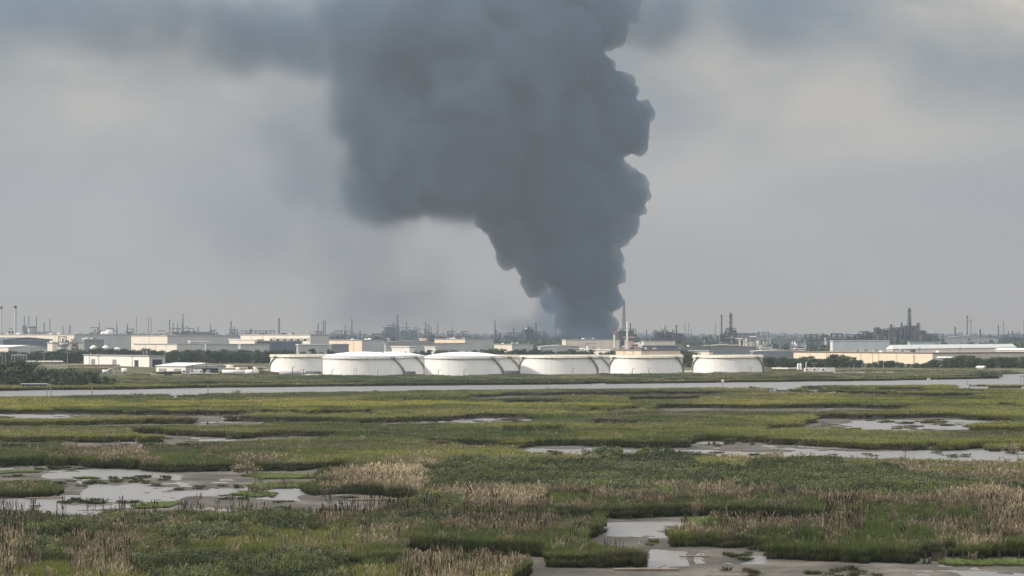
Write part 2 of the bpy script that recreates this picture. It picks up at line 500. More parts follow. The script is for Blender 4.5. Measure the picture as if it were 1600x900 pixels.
# ------------------------------------------------------------------ marsh plants (scattered clumps of real blades)
def plant_mat(name, rough=0.6, trans=0.25):
    m = bpy.data.materials.new(name)
    m.use_nodes = True
    nt = m.node_tree
    nt.nodes.clear()
    out = N(nt, 'ShaderNodeOutputMaterial')
    a = N(nt, 'ShaderNodeAttribute', attribute_type='INSTANCER', attribute_name='tint')
    v = N(nt, 'ShaderNodeAttribute', attribute_type='GEOMETRY', attribute_name='shade')
    c = mixc(nt, 1.0, a.outputs['Color'], v.outputs['Color'], 'MULTIPLY')
    d = N(nt, 'ShaderNodeBsdfPrincipled')
    d.inputs['Roughness'].default_value = rough
    d.inputs['Specular IOR Level'].default_value = 0.25
    nt.links.new(c, d.inputs['Base Color'])
    t = N(nt, 'ShaderNodeBsdfTranslucent')
    nt.links.new(c, t.inputs['Color'])
    mx = N(nt, 'ShaderNodeMixShader')
    mx.inputs[0].default_value = trans
    nt.links.new(d.outputs[0], mx.inputs[1])
    nt.links.new(t.outputs[0], mx.inputs[2])
    nt.links.new(mx.outputs[0], out.inputs[0])
    return m
GRASS_M, REED_M, LEAF_M = plant_mat('marsh_grass_blades'), plant_mat('dead_reed_stems', 0.7, 0.15), plant_mat('shrub_leaves', 0.5, 0.2)

class Plant:
    def __init__(self):
        self.v, self.f, self.c = [], [], []
    def blade(self, p, h, lean, az, w, col, tipw=0.12, yaw=None):
        yaw = az + random.uniform(0, 6.28) if yaw is None else yaw
        dx, dy = math.cos(yaw) * w / 2, math.sin(yaw) * w / 2
        o = len(self.v)
        for t, k in ((0, 1.0), (0.5, 0.9), (1.0, tipw)):
            b = lean * h * t * t
            x, y, z = p[0] + math.cos(az) * b, p[1] + math.sin(az) * b, p[2] + h * t * (1 - 0.18 * lean * t)
            self.v += [(x - dx * k, y - dy * k, z), (x + dx * k, y + dy * k, z)]
        self.f += [(o, o + 1, o + 3, o + 2), (o + 2, o + 3, o + 5, o + 4)]
        # muddy lower stem; shade among blades painted in, roots dark, tips light
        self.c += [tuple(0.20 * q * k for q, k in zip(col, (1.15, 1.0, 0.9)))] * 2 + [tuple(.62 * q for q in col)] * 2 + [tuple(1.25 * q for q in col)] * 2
    def quad(self, p, n, s, col, asp=1.6):
        n = Vector(n).normalized()
        u = n.orthogonal().normalized()
        u.rotate(Matrix.Rotation(random.uniform(0, 6.28), 3, n))
        w = n.cross(u)
        o = len(self.v)
        p = Vector(p)
        self.v += [tuple(p - u * s * asp / 2), tuple(p + w * s / 2), tuple(p + u * s * asp / 2), tuple(p - w * s / 2)]
        self.f.append((o, o + 1, o + 2, o + 3))
        self.c += [col] * 4
    def mesh(self, name, m):
        me = bpy.data.meshes.new(name)
        me.from_pydata(self.v, [], self.f)
        me.attributes.new('shade', 'FLOAT_COLOR', 'POINT').data.foreach_set('color', np.array([(*c, 1) for c in self.c], np.float32).ravel())
        me.materials.append(m)
        me.update()
        return me
def rc(lo, hi):
    k = random.uniform(lo, hi)
    return (k * random.uniform(0.93, 1.07), k, k * random.uniform(0.9, 1.1))
def grass_clump(seed, n=60, h=1.0, w=0.045, r=0.55, lean=0.5):
    random.seed(seed)
    P = Plant()
    for _ in range(n):
        a, q = random.uniform(0, 6.28), r * math.sqrt(random.random())
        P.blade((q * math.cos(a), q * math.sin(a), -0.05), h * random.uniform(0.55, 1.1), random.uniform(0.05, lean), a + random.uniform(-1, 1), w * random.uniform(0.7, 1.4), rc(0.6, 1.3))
    return P
def reed_clump(seed, n=34, h=1.0, cattail=0):
    random.seed(seed)
    P = Plant()
    for i in range(n):
        a, q = random.uniform(0, 6.28), 0.6 * math.sqrt(random.random())
        p = (q * math.cos(a), q * math.sin(a), -0.05)
        hh = h * random.uniform(0.55, 1.05)
        ln, az = random.uniform(0.0, 0.22), random.uniform(0, 6.28)
        P.blade(p, hh, ln, az, 0.028, rc(0.7, 1.3), 0.5)
        tip = (p[0] + math.cos(az) * ln * hh, p[1] + math.sin(az) * ln * hh, p[2] + hh * (1 - 0.18 * ln))
        if i < cattail:
            yaw = random.uniform(0, 3.1)
            for yw in (yaw, yaw + 1.57):
                P.blade((tip[0], tip[1], tip[2] - 0.1), 0.26, 0.02, az, 0.07, (0.10, 0.08, 0.07), 0.9, yw)
        elif random.random() < 0.33:
            P.blade((tip[0], tip[1], tip[2] - 0.18), 0.36, 0.5, az, 0.09, rc(1.1, 1.6), 0.2)
        for _ in range(2):   # dead leaves hanging off the stem
            zz = random.uniform(0.2, 0.75) * hh
            P.blade((p[0], p[1], zz), random.uniform(0.2, 0.4), random.uniform(0.6, 1.2), random.uniform(0, 6.28), 0.04, rc(0.6, 1.2))
    return P
def shrub_clump(seed, n=800, h=1.0):
    random.seed(seed)
    P = Plant()
    cs = [(random.gauss(0, 0.42), random.gauss(0, 0.42), random.uniform(0.3, 0.8) * h, random.uniform(0.25, 0.5)) for _ in range(9)]
    for _ in range(n):
        cx, cy_, cz, r = random.choice(cs)
        d = Vector((random.gauss(0, 1), random.gauss(0, 1), random.gauss(0, 0.8)))
        d.normalize()
        q = r * random.uniform(0.55, 1.05)
        z = max(0.02, cz + d.z * q)
        n_ = d + Vector((random.gauss(0, .5), random.gauss(0, .5), random.gauss(0, .5) + 0.5))
        P.quad((cx + d.x * q, cy_ + d.y * q, z), n_, random.uniform(0.055, 0.11), rc(0.5, 1.5))
    for _ in range(10):
        P.blade((random.gauss(0, .3), random.gauss(0, .3), 0), random.uniform(0.7, 1.25) * h, random.uniform(0, .3), random.uniform(0, 6), 0.03, (0.8, 0.6, 0.5))
    return P

def scatter(name, label, cat, protos, pts, scl, tint, parent_protos='clump'):
    n = len(pts)
    me = bpy.data.meshes.new(name)
    me.vertices.add(n)
    me.vertices.foreach_set('co', pts.astype(np.float32).ravel())
    rng = np.random.default_rng(n)
    me.attributes.new('scl', 'FLOAT_VECTOR', 'POINT').data.foreach_set('vector', scl.astype(np.float32).ravel())
    me.attributes.new('rot', 'FLOAT', 'POINT').data.foreach_set('value', rng.uniform(0, 6.28, n).astype(np.float32))
    me.attributes.new('pick', 'INT', 'POINT').data.foreach_set('value', rng.integers(0, len(protos), n).astype(np.int32))
    me.attributes.new('tint', 'FLOAT_COLOR', 'POINT').data.foreach_set('color', np.concatenate([tint, np.ones((n, 1))], 1).astype(np.float32).ravel())
    me.update()
    o = link(name, me, kind='stuff', label=label, category=cat)
    ng = bpy.data.node_groups.new(name + '_scatter', 'GeometryNodeTree')
    ng.interface.new_socket('Geometry', in_out='INPUT', socket_type='NodeSocketGeometry')
    ng.interface.new_socket('Geometry', in_out='OUTPUT', socket_type='NodeSocketGeometry')
    gi, go = ng.nodes.new('NodeGroupInput'), ng.nodes.new('NodeGroupOutput')
    jn = ng.nodes.new('GeometryNodeJoinGeometry')
    for k, pm in enumerate(protos):
        po = link(parent_protos, pm, o, kind='stuff')
        po.location = tuple(pts[(k * 977 + 31) % n])
        po.scale = tuple(scl[(k * 977 + 31) % n])
        oi = ng.nodes.new('GeometryNodeObjectInfo')
        oi.inputs['Object'].default_value = po
        oi.inputs['As Instance'].default_value = True
        ng.links.new(oi.outputs['Geometry'], jn.inputs[0])
    ip = ng.nodes.new('GeometryNodeInstanceOnPoints')
    ip.inputs['Pick Instance'].default_value = True
    def attr(nm, dt):
        a = ng.nodes.new('GeometryNodeInputNamedAttribute')
        a.data_type = dt
        a.inputs['Name'].default_value = nm
        return a.outputs[0]
    cx = ng.nodes.new('ShaderNodeCombineXYZ')
    ng.links.new(attr('rot', 'FLOAT'), cx.inputs[2])
    ng.links.new(gi.outputs[0], ip.inputs['Points'])
    ng.links.new(jn.outputs[0], ip.inputs['Instance'])
    ng.links.new(attr('pick', 'INT'), ip.inputs['Instance Index'])
    ng.links.new(cx.outputs[0], ip.inputs['Rotation'])
    ng.links.new(attr('scl', 'FLOAT_VECTOR'), ip.inputs['Scale'])
    ng.links.new(ip.outputs[0], go.inputs[0])
    md = o.modifiers.new('scatter', 'NODES')
    md.node_group = ng
    return o

# candidate plants: a jittered lattice that opens with distance
rng = np.random.default_rng(5)
L = []
d = 196.0
while d < 1330:
    s = 0.62 * d / 220.0
    n = int(0.60 * d / s)
    L.append(np.stack([(np.arange(n) - n / 2 + rng.uniform(-.5, .5, n)) * s, d + rng.uniform(-.5, .5, n) * s, np.full(n, s)], 1))
    d += s
C = np.concatenate(L)
cx_, cy2, cs = C[:, 0], C[:, 1], C[:, 2]
op, chan, isl, land, px, py = survey(cx_, cy2)
keep = ~(op | chan)
REEDS = [[(515, 765), (560, 752), (650, 748), (672, 760), (655, 778), (530, 777)], [(670, 782), (760, 778), (1000, 782), (1200, 784), (1290, 788), (1700, 788), (1700, 795), (1350, 797), (1330, 808), (1290, 808), (1270, 794), (1000, 791), (858, 788), (842, 806), (680, 801)],
         [(1535, 800), (1700, 800), (1700, 842), (1550, 840)], [(120, 862), (205, 858), (215, 930), (110, 930)], [(-100, 838), (60, 836), (70, 930), (-100, 930)], [(690, 832), (860, 828), (855, 866), (700, 862)],
         [(1120, 822), (1340, 824), (1350, 846), (1130, 846)], [(1450, 842), (1560, 838), (1570, 868), (1460, 868)], [(630, 880), (830, 882), (830, 935), (620, 935)], [(100, 706), (230, 702), (230, 724), (110, 724)],
         [(1040, 714), (1370, 717), (1370, 723), (1050, 720)], [(1380, 744), (1700, 740), (1700, 768), (1480, 764)], [(360, 728), (402, 726), (404, 740), (362, 741)], [(20, 757), (72, 757), (72, 775), (20, 778)], [(480, 764), (530, 762), (534, 776), (490, 778)],
         [(505, 808), (560, 806), (560, 842), (500, 842)], [(1255, 635), (1292, 633), (1292, 639), (1240, 640)]]
SHRUBS = [[(-120, 818), (510, 820), (505, 838), (300, 837), (-120, 834)], [(670, 752), (760, 742), (900, 738), (1100, 742), (1300, 750), (1350, 760), (1420, 760), (1560, 775), (1620, 782), (1500, 790), (1300, 788), (1000, 782), (850, 776), (760, 770), (680, 764)],
          [(220, 893), (350, 884), (520, 888), (530, 935), (200, 935)], [(600, 802), (700, 798), (715, 816), (600, 818)], [(40, 866), (82, 864), (86, 886), (44, 888)], [(1040, 755), (1250, 752), (1240, 775), (1050, 775)]]
BROWN = [[(870, 645), (1110, 645), (1100, 664), (900, 664)], [(100, 842), (300, 840), (310, 862), (90, 862)], [(-60, 840), (60, 840), (60, 862), (-60, 862)], [(300, 700), (420, 698), (430, 706), (320, 708)], [(420, 704), (480, 702), (480, 712), (430, 712)],
         [(0, 670), (70, 668), (70, 684), (0, 684)], [(320, 665), (420, 664), (420, 676), (320, 676)], [(560, 690), (700, 690), (700, 700), (560, 700)], [(720, 706), (780, 705), (780, 716), (725, 716)], [(1160, 628), (1300, 628), (1300, 637), (1160, 637)],
         [(520, 845), (900, 815), (950, 828), (860, 850), (640, 858)], [(1000, 620), (1200, 628), (1200, 634), (1100, 632)], [(200, 625), (440, 627), (440, 632), (200, 632)], [(1270, 735), (1700, 733), (1700, 772), (1480, 768), (1330, 752)], [(540, 826), (700, 824), (700, 842), (540, 844)]]
YELLOW = [[(-300, 636), (200, 634), (520, 634), (840, 636), (1000, 639), (980, 643), (760, 642), (400, 644), (-300, 647)], [(1330, 606), (1900, 608), (1900, 646), (1520, 640), (1390, 630)], [(1080, 628), (1300, 622), (1520, 630), (1330, 644), (1090, 640)], [(760, 634), (990, 636), (960, 642), (780, 640)]]
def blur_in(polys, jit=10):
    qx = px + (fbm(cx_ * 0.12, cy2 * 0.10, 51, 3) - .5) * jit * 5
    qy = py + (fbm(cx_ * 0.12, cy2 * 0.10, 53, 3) - .5) * jit * 0.05 * (py - HY)
    r = np.zeros(px.shape, bool)
    for p in polys:
        r |= inpoly(qx, qy, p)
    return r
DENSE = REEDS[:3] + REEDS[9:11]
rz_, sz_, bz_, yz_ = blur_in(REEDS, 5), blur_in(SHRUBS, 6), blur_in(BROWN, 10), blur_in(YELLOW, 5)
rd_ = blur_in(DENSE, 5)
big = fbm(cx_ * 0.03, cy2 * 0.022, 61, 4)
mid = fbm(cx_ * 0.15, cy2 * 0.11, 67, 3)
u = rng.random(len(px))
near = np.clip((py - 640) / 180, 0, 1)
spot = np.clip((mid - 0.62) * 6, 0, 1) * near
is_reed = keep & ~land & ((rd_ & (u < 0.72)) | (rz_ & ~rd_ & (u < .26)) | ((u < 0.02 + 0.22 * spot) & ~sz_)) & (isl < 0.5) | (keep & rz_ & (isl > 0.5) & (u < .7))
is_shrub = keep & ~land & sz_ & ~is_reed & (u < 0.75)
bank = land & (py > np.interp(px, [-200, 130, 330, 520, 960, 1200, 1400, 1600], [590, 594, 592, 592.5, 590.5, 587.5, 584, 581]))
scrub = land & (py < 590) & (px > 1190) & (py > 576.5) & (fbm(cx_ * .03, cy2 * .02, 91, 3) > 0.42)
scrubL = land & (px < 510) & (py > 572) & (py < 592) & (fbm(cx_ * .03, cy2 * .02, 93, 3) > 0.5)
mudtop = fbm(cx_ * 0.14 + 9, cy2 * 0.07, 41, 5) - 0.5
fringe = op & ~chan & (mudtop > .09) & (u < .10) & (survey(cx_, cy2 + 5.0)[0] == 1)
grass = (keep & ~is_reed & ~is_shrub & (~land | bank | scrub | scrubL)) | fringe
def lerp(a, b, t):
    return a[None] * (1 - t[:, None]) + b[None] * t[:, None]
A = np.array
G_DK, G_MD, G_YL, G_BR, G_GY = A([.052, .070, .013]), A([.150, .160, .036]), A([.25, .235, .034]), A([.15, .122, .078]), A([.105, .102, .055])
t1 = np.clip((big - 0.40) * 4.5, 0, 1)
col = lerp(G_DK, G_MD, t1)
col = col * (1 - .32 * np.clip((mid - .5) * 4, 0, 1)[:, None]) + lerp(G_GY, G_BR, big) * (.32 * np.clip((mid - .5) * 4, 0, 1)[:, None])
col = np.where(bz_[:, None], 0.35 * col + 0.65 * lerp(G_BR, G_GY, mid), col)
fr = np.clip((690 - py) / 60, 0, 1)[:, None]      # outer marsh yellower and brighter: sunlight painted into the grass colour
col = col * (1 - .45 * fr) + (col * A([1.25, 1.14, 1.05])) * (.45 * fr)
strk = np.clip((fbm(cx_ * .02, cy2 * .05, 87, 4) - .38) * 5, 0, 1) * np.where(px > 1050, .45, .70)
band = np.clip((fbm(cx_ * .012, cy2 * .045, 95, 5) - .50) * 7, 0, 1)[:, None] * (~yz_)[:, None]
col = col * (1 - .55 * band) + lerp(A([.06, .066, .030]), A([.155, .125, .080]), np.clip((fbm(cx_ * .05, cy2 * .05, 97, 3) - .3) * 2.2, 0, 1)) * (.55 * band)
col = np.where(yz_[:, None], col * (1 - strk[:, None]) + strk[:, None] * G_YL, col)  # sunlit strips painted in as yellow-green grass
col = np.where((isl[:, None] > 0) & (isl[:, None] < .5), A([.13, .17, .045]), col)
col = np.where(bank[:, None], lerp(A([.065, .09, .035]), A([.16, .15, .075]), np.clip((big - .4) * 4, 0, 1)), col)
col *= rng.uniform(.98, 1.30, (len(px), 1))
hgt = rng.uniform(.8, 1.25, len(px)) * np.clip(0.72 + 0.7 * (fbm(cx_ * .2, cy2 * .15, 71, 3) - .3), .55, 1.35)
edge = survey(cx_, cy2 - 2.2 - cs * .6)[0] & ~land
hgt = np.where(edge, np.maximum(hgt, .7) * 1.05, hgt)      # cordgrass grows tallest along the creeks
hgt = np.where((isl > 0) & (isl < .5), .3, hgt)
hgt = np.where((isl >= .5), 1.25, hgt)
hgt = np.where(fringe, rng.uniform(.15, .5, len(px)), hgt)
hgt = np.where(bz_, hgt * .8, hgt)
hgt = np.where(bank, .5 + 1.0 * np.clip((mid - .45) * 3, 0, 1), hgt)
hgt = np.where(scrub | scrubL, .4 + 1.3 * np.clip((mid - .4) * 3, 0, 1), hgt)
def zat(m):
    return np.where(land[m], 1.45, np.where((isl[m] > 0) | op[m], 0.05, 0.74))
def sel(m, hh, hw):
    p = np.stack([cx_[m], cy2[m], zat(m)], 1)
    w = cs[m] / 0.62
    return p, np.stack([w * hw, w * hw, hh], 1)
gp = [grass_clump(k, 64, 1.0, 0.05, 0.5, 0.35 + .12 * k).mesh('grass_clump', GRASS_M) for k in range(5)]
p, s = sel(grass, hgt[grass], 1.0)
# overhanging growth down the cut banks, tinted darker to paint in bank shade
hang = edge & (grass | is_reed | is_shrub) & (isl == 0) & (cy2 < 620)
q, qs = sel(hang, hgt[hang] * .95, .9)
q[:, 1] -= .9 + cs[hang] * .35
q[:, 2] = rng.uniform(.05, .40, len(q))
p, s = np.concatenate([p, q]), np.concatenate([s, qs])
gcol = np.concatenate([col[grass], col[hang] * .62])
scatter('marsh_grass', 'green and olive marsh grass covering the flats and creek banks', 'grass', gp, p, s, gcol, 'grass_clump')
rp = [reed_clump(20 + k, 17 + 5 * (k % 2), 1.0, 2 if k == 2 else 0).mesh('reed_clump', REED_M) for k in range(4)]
rcol = lerp(A([.178, .145, .092]), A([.36, .298, .188]), np.clip((big - .3) * 2.5, 0, 1)) * rng.uniform(.7, 1.3, (len(px), 1))
pale = inpoly(px, py, [(500, 735), (680, 735), (680, 785), (500, 785)])
rcol = np.where(pale[:, None], rcol * 1.35, rcol)
rh = rng.uniform(1.05, 1.9, len(px)) * np.where(rd_, 1.1, .85) * np.where(py < 725, .75, 1)
p, s = sel(is_reed, rh[is_reed], .95)
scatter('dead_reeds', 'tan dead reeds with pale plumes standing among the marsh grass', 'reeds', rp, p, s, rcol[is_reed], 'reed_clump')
sp = [shrub_clump(40 + k).mesh('shrub_clump', LEAF_M) for k in range(4)]
scol = lerp(A([.028, .040, .009]), A([.100, .115, .020]), np.clip((mid - .3) * 2.6, 0, 1)) * rng.uniform(.7, 1.3, (len(px), 1))
scol = np.where((mid > .56)[:, None] & (u > .3)[:, None], .5 * scol + .5 * A([.075, .09, .065]), scol)
p, s = sel(is_shrub, rng.uniform(1.0, 1.9, len(px))[is_shrub] * np.clip(.55 + 1.1 * (big[is_shrub] - .2), .6, 1.3), 1.05)
scatter('leafy_shrubs', 'dark green leafy marsh shrubs in low thickets', 'shrubs', sp, p, s, scol[is_shrub], 'shrub_clump')
# cattails with dark heads along the near shrubs and reeds
m = keep & ~land & (py > 800) & (((py > 808) & (py < 822) & (px < 700) & (rng.random(len(px)) < .16)) | (rz_ & (rng.random(len(px)) < .07)) | (rng.random(len(px)) < .012))
cp = [reed_clump(60 + k, 8, 1.0, 5).mesh('cattail_clump', REED_M) for k in range(3)]
p, s = sel(m, rng.uniform(1.7, 2.5, m.sum()), .8)
scatter('cattails', 'cattail stems with dark brown heads above the near shrubs and reeds', 'cattails', cp, p, s, rcol[m] * .8, 'cattail_clump')
# ------------------------------------------------------------------ smoke plume
SD = 4200.0                                 # distance of the fire
random.seed(11)
SPH = [(918, 516, 44), (914, 492, 46), (914, 460, 54), (905, 428, 62), (900, 398, 70), (890, 360, 80), (882, 320, 92), (872, 280, 100), (860, 235, 108), (848, 185, 118), (838, 135, 128),
       (820, 75, 138), (800, 15, 148), (770, -40, 140), (790, 300, 60),
       (952, 432, 22), (950, 402, 25), (962, 372, 17), (978, 350, 22), (984, 315, 32), (962, 290, 38), (990, 285, 20), (972, 195, 48), (958, 150, 44), (988, 212, 32), (950, 228, 36), (920, 120, 46), (895, 60, 50), (1000, 175, 22),
       (930, 40, 50), (965, 5, 40), (800, 388, 32), (790, 362, 28), (830, 412, 28), (778, 335, 36), (838, 442, 22), (862, 470, 16), (955, 470, 14), (880, 500, 12), (905, 140, 60), (930, 260, 50)]
kids = []
def pimple(c, r, lvl):
    kids.append((c, r))
    if lvl == 0 or r < 7:
        return
    for _ in range(22 if lvl > 1 else 12):
        d = Vector((random.gauss(0, 1), random.gauss(0, 1), random.gauss(0, 1)))
        d.normalize()
        q = r * random.uniform(.14, .36)
        pimple(c + d * (r * random.uniform(.80, .95)), q, lvl - 1)
for (sx_, sy_, r) in SPH:
    k = SD / F
    pimple(Vector(((sx_ - 800) * k, SD + random.uniform(-.35, .35) * r * k, H + (HY - sy_) * k)), r * k * .80, 2)
ico = bmesh.new()
bmesh.ops.create_icosphere(ico, subdivisions=2, radius=1.0)
iv = np.array([v.co[:] for v in ico.verts])
jf = np.array([[v.index for v in f.verts] for f in ico.faces])
ico.free()
V = np.concatenate([iv * r + np.array(c) for c, r in kids])
FC = np.concatenate([jf + i * len(iv) for i in range(len(kids))])
V[:, 2] = np.maximum(V[:, 2], 1.0)
me = bpy.data.meshes.new('smoke_plume')
me.from_pydata(V.tolist(), [], FC.tolist())
tmp = bpy.data.objects.new('smoke_plume', me)
COL.objects.link(tmp)
rm = tmp.modifiers.new('remesh', 'REMESH')
rm.mode = 'VOXEL'
rm.voxel_size = 3.6
rm.use_smooth_shade = True
dg = bpy.context.evaluated_depsgraph_get()
me2 = bpy.data.meshes.new_from_object(tmp.evaluated_get(dg))
tmp.modifiers.clear()
tmp.data = me2
bpy.data.meshes.remove(me)
me2.name = 'smoke_plume'
co = np.empty(len(me2.vertices) * 3, np.float32)
me2.vertices.foreach_get('co', co)
co = co.reshape(-1, 3)
nv = np.array([v.normal[:] for v in me2.vertices], np.float32)
X_, Y_, Z_ = co[:, 0].astype(float), co[:, 1].astype(float), co[:, 2].astype(float)
dsp = 0
for q_, a_ in ((1 / 34, 6.0), (1 / 15, 4.5), (1 / 8.0, 2.6)):
    dsp = dsp + a_ * (1 - np.abs(vnoise(X_ * q_, Z_ * q_ + 3 * vnoise(Y_ * q_, X_ * q_, 7), 5) + vnoise(Y_ * q_ + 9, Z_ * q_, 6) - 1) * 2.2)
co = co + nv * dsp[:, None].astype(np.float32)
co[:, 2] = np.maximum(co[:, 2], 1.0)
me2.vertices.foreach_set('co', co.ravel())
me2.update()
tmp.data = me2
rm = tmp.modifiers.new('remesh', 'REMESH')      # welds the folds the displacement made
rm.mode = 'VOXEL'
rm.voxel_size = 2.6
smm = tmp.modifiers.new('smooth', 'SMOOTH')
smm.factor, smm.iterations = .5, 2
rm.use_smooth_shade = True
bpy.context.view_layer.update()
me3 = bpy.data.meshes.new_from_object(tmp.evaluated_get(bpy.context.evaluated_depsgraph_get()))
tmp.modifiers.clear()
tmp.data = me3
bpy.data.meshes.remove(me2)
me2 = me3
me2.name = 'smoke_plume'
tmp['label'], tmp['category'] = 'tall dark grey smoke plume billowing up behind the white tanks', 'smoke'
tmp['kind'] = 'thing'
sm = bpy.data.materials.new('dense_smoke')
sm.use_nodes = True
nt = sm.node_tree
nt.nodes.clear()
out = N(nt, 'ShaderNodeOutputMaterial')
pv = N(nt, 'ShaderNodeVolumePrincipled')
pv.inputs['Color'].default_value = (0.135, 0.285, 0.45, 1)
pv.inputs['Density'].default_value = 0.055
pv.inputs['Anisotropy'].default_value = 0.0
nt.links.new(pv.outputs[0], out.inputs['Volume'])
tb = N(nt, 'ShaderNodeBsdfTransparent')
df = N(nt, 'ShaderNodeBsdfDiffuse')
df.inputs[0].default_value = (0.06, 0.125, 0.20, 1)
mx = N(nt, 'ShaderNodeMixShader')
mx.inputs[0].default_value = 0.12
nt.links.new(tb.outputs[0], mx.inputs[1])
nt.links.new(df.outputs[0], mx.inputs[2])
nt.links.new(mx.outputs[0], out.inputs['Surface'])
me2.materials.clear()
me2.materials.append(sm)
for p_ in me2.polygons:
    p_.material_index = 0

# thin drifting smoke downwind: soft-edged clouds whose density thins out towards their rims
dm = bpy.data.materials.new('drifting_smoke')
dm.use_nodes = True
nt = dm.node_tree
nt.nodes.clear()
out = N(nt, 'ShaderNodeOutputMaterial')
tcx = N(nt, 'ShaderNodeTexCoord')
ln = N(nt, 'ShaderNodeVectorMath', operation='LENGTH')
nt.links.new(tcx.outputs['Object'], ln.inputs[0])
geo = N(nt, 'ShaderNodeNewGeometry')
n1 = N(nt, 'ShaderNodeTexNoise', i_Scale=0.010, i_Detail=4.0, i_Roughness=0.55)
nt.links.new(geo.outputs['Position'], n1.inputs['Vector'])
fall = math_n(nt, 'SUBTRACT', 1.0, ln.outputs['Value'])
dens = math_n(nt, 'ADD', math_n(nt, 'MULTIPLY', fall, 1.5), math_n(nt, 'MULTIPLY', math_n(nt, 'SUBTRACT', n1.outputs[0], 0.52), 3.6))
edge = math_n(nt, 'MULTIPLY', fall, 2.4, clamp=True)
dens = math_n(nt, 'MULTIPLY', math_n(nt, 'MULTIPLY', dens, 1.0, clamp=True), edge)
oi = N(nt, 'ShaderNodeObjectInfo')
pv = N(nt, 'ShaderNodeVolumePrincipled')
pv.inputs['Color'].default_value = (0.155, 0.25, 0.355, 1)
sep = N(nt, 'ShaderNodeSeparateColor')
nt.links.new(oi.outputs['Color'], sep.inputs[0])
nt.links.new(math_n(nt, 'MULTIPLY', dens, sep.outputs[0]), pv.inputs['Density'])
nt.links.new(pv.outputs[0], out.inputs['Volume'])
dm.cycles.volume_step_rate = 1.0
bm = bmesh.new()
bmesh.ops.create_icosphere(bm, subdivisions=3, radius=1.0)
dme = bpy.data.meshes.new('smoke_drift')
bm.to_mesh(dme)
bm.free()
dme.materials.append(dm)
DRIFT = [(690, 185, 160, 190, .050), (650, 210, 125, 165, .045), (630, 265, 120, 110, .024), (710, 290, 110, 65, .022), (740, 120, 170, 190, .040), (575, 310, 75, 60, .008), (570, 160, 75, 120, .012),
         (650, 50, 210, 120, .024), (450, 50, 240, 105, .0065), (170, 20, 340, 100, .0050), (320, 60, 260, 80, .0030), (490, 240, 130, 150, .0026), (420, 330, 270, 160, .0016), (800, 70, 150, 140, .018), (580, 420, 180, 120, .0018), (640, 490, 240, 70, .0014), (1010, 15, 110, 85, .008), (1180, 20, 220, 90, .004), (905, 522, 75, 24, .005), (862, 492, 40, 55, .005), (835, 515, 70, 30, .003)]
for (x_, y_, rx, rzz, dn) in DRIFT:
    k = (SD - 120) / F
    o = link('smoke_wisp', dme, tmp)
    o.matrix_parent_inverse = Matrix.Identity(4)
    o.location = ((x_ - 800) * k, SD - 120 + random.uniform(-60, 60), H + (HY - y_) * k)
    o.scale = (rx * k, 190, rzz * k)
    o.color = (dn, dn, dn, 1)

# ------------------------------------------------------------------ haze: one closed box of even air round everything
HAZE = 0.000095
hm = bpy.data.materials.new('haze')
hm.use_nodes = True
nt = hm.node_tree
nt.nodes.clear()
out = N(nt, 'ShaderNodeOutputMaterial')
pv = N(nt, 'ShaderNodeVolumePrincipled')
pv.inputs['Color'].default_value = (0.455, 0.525, 0.61, 1)
pv.inputs['Density'].default_value = HAZE
pv.inputs['Anisotropy'].default_value = 0.2
nt.links.new(pv.outputs[0], out.inputs['Volume'])
MB().box(-18500, 18500, -150, 15600, -3.0, 960).build('haze', hm, kind='stuff')
# ------------------------------------------------------------------ paints
WHITE = mat('white_tank_paint', (.79, .78, .765), .5, .06, .06, .32, dirt=(.58, .52, .44))
CREAM = mat('cream_rim_paint', (.80, .76, .66), .6, .12, .3, .3, dirt=(.45, .36, .24))
OFFWHITE = mat('off_white_cladding', (.72, .70, .66), .6, .08, .1, .25, ribs=1.2)
BEIGE = mat('beige_cladding', (.74, .66, .56), .7, .10, .08, .25, ribs=1.0)
TAN = mat('tan_cladding', (.70, .59, .45), .7, .10, .08, .2, ribs=1.0)
ORANGE = mat('peach_cladding', (.78, .60, .45), .7, .08, .08, .15, ribs=1.0)
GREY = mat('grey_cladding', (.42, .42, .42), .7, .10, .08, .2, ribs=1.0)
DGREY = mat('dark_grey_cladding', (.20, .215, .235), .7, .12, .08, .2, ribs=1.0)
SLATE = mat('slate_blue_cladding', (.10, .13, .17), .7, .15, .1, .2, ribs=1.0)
ROOFW = mat('white_roof_sheet', (.74, .72, .68), .55, .08, .08, .2, ribs=.8)
ROOFG = mat('grey_roof_sheet', (.36, .36, .36), .65, .12, .08, .2, ribs=.8)
ROOFB = mat('brown_roof_sheet', (.24, .20, .17), .7, .15, .1, .2, ribs=.8)
STEEL = mat('dark_steel', (.065, .07, .075), .55, .25, .3, .3, metal=.2)
MSTEEL = mat('grey_steel', (.27, .275, .28), .5, .15, .3, .2, metal=.3)
RUST = mat('rusty_steel', (.22, .15, .11), .8, .3, .4, .3)
PALEST = mat('pale_stack_concrete', (.46, .43, .41), .8, .10, .15, .3)
REDP = mat('faded_red_paint', (.42, .16, .12), .6, .2, .3, .2)
DARK = mat('dark_opening', (.03, .033, .036), .9, .2, .5)
RUBBER = mat('tyre_rubber', (.03, .03, .03), .9, .1, 1.0)
WOOD = mat('weathered_timber', (.22, .18, .14), .85, .25, .8, .3)
GLASS = mat('dark_window_glass', (.05, .06, .07), .1, .1, .5, spec=.6)
TURQ = mat('pale_green_paint', (.42, .56, .52), .6, .1, .2, .2)

STAIRM = mat('stair_galvanised', (.42, .40, .37), .6, .15, .4, .2)

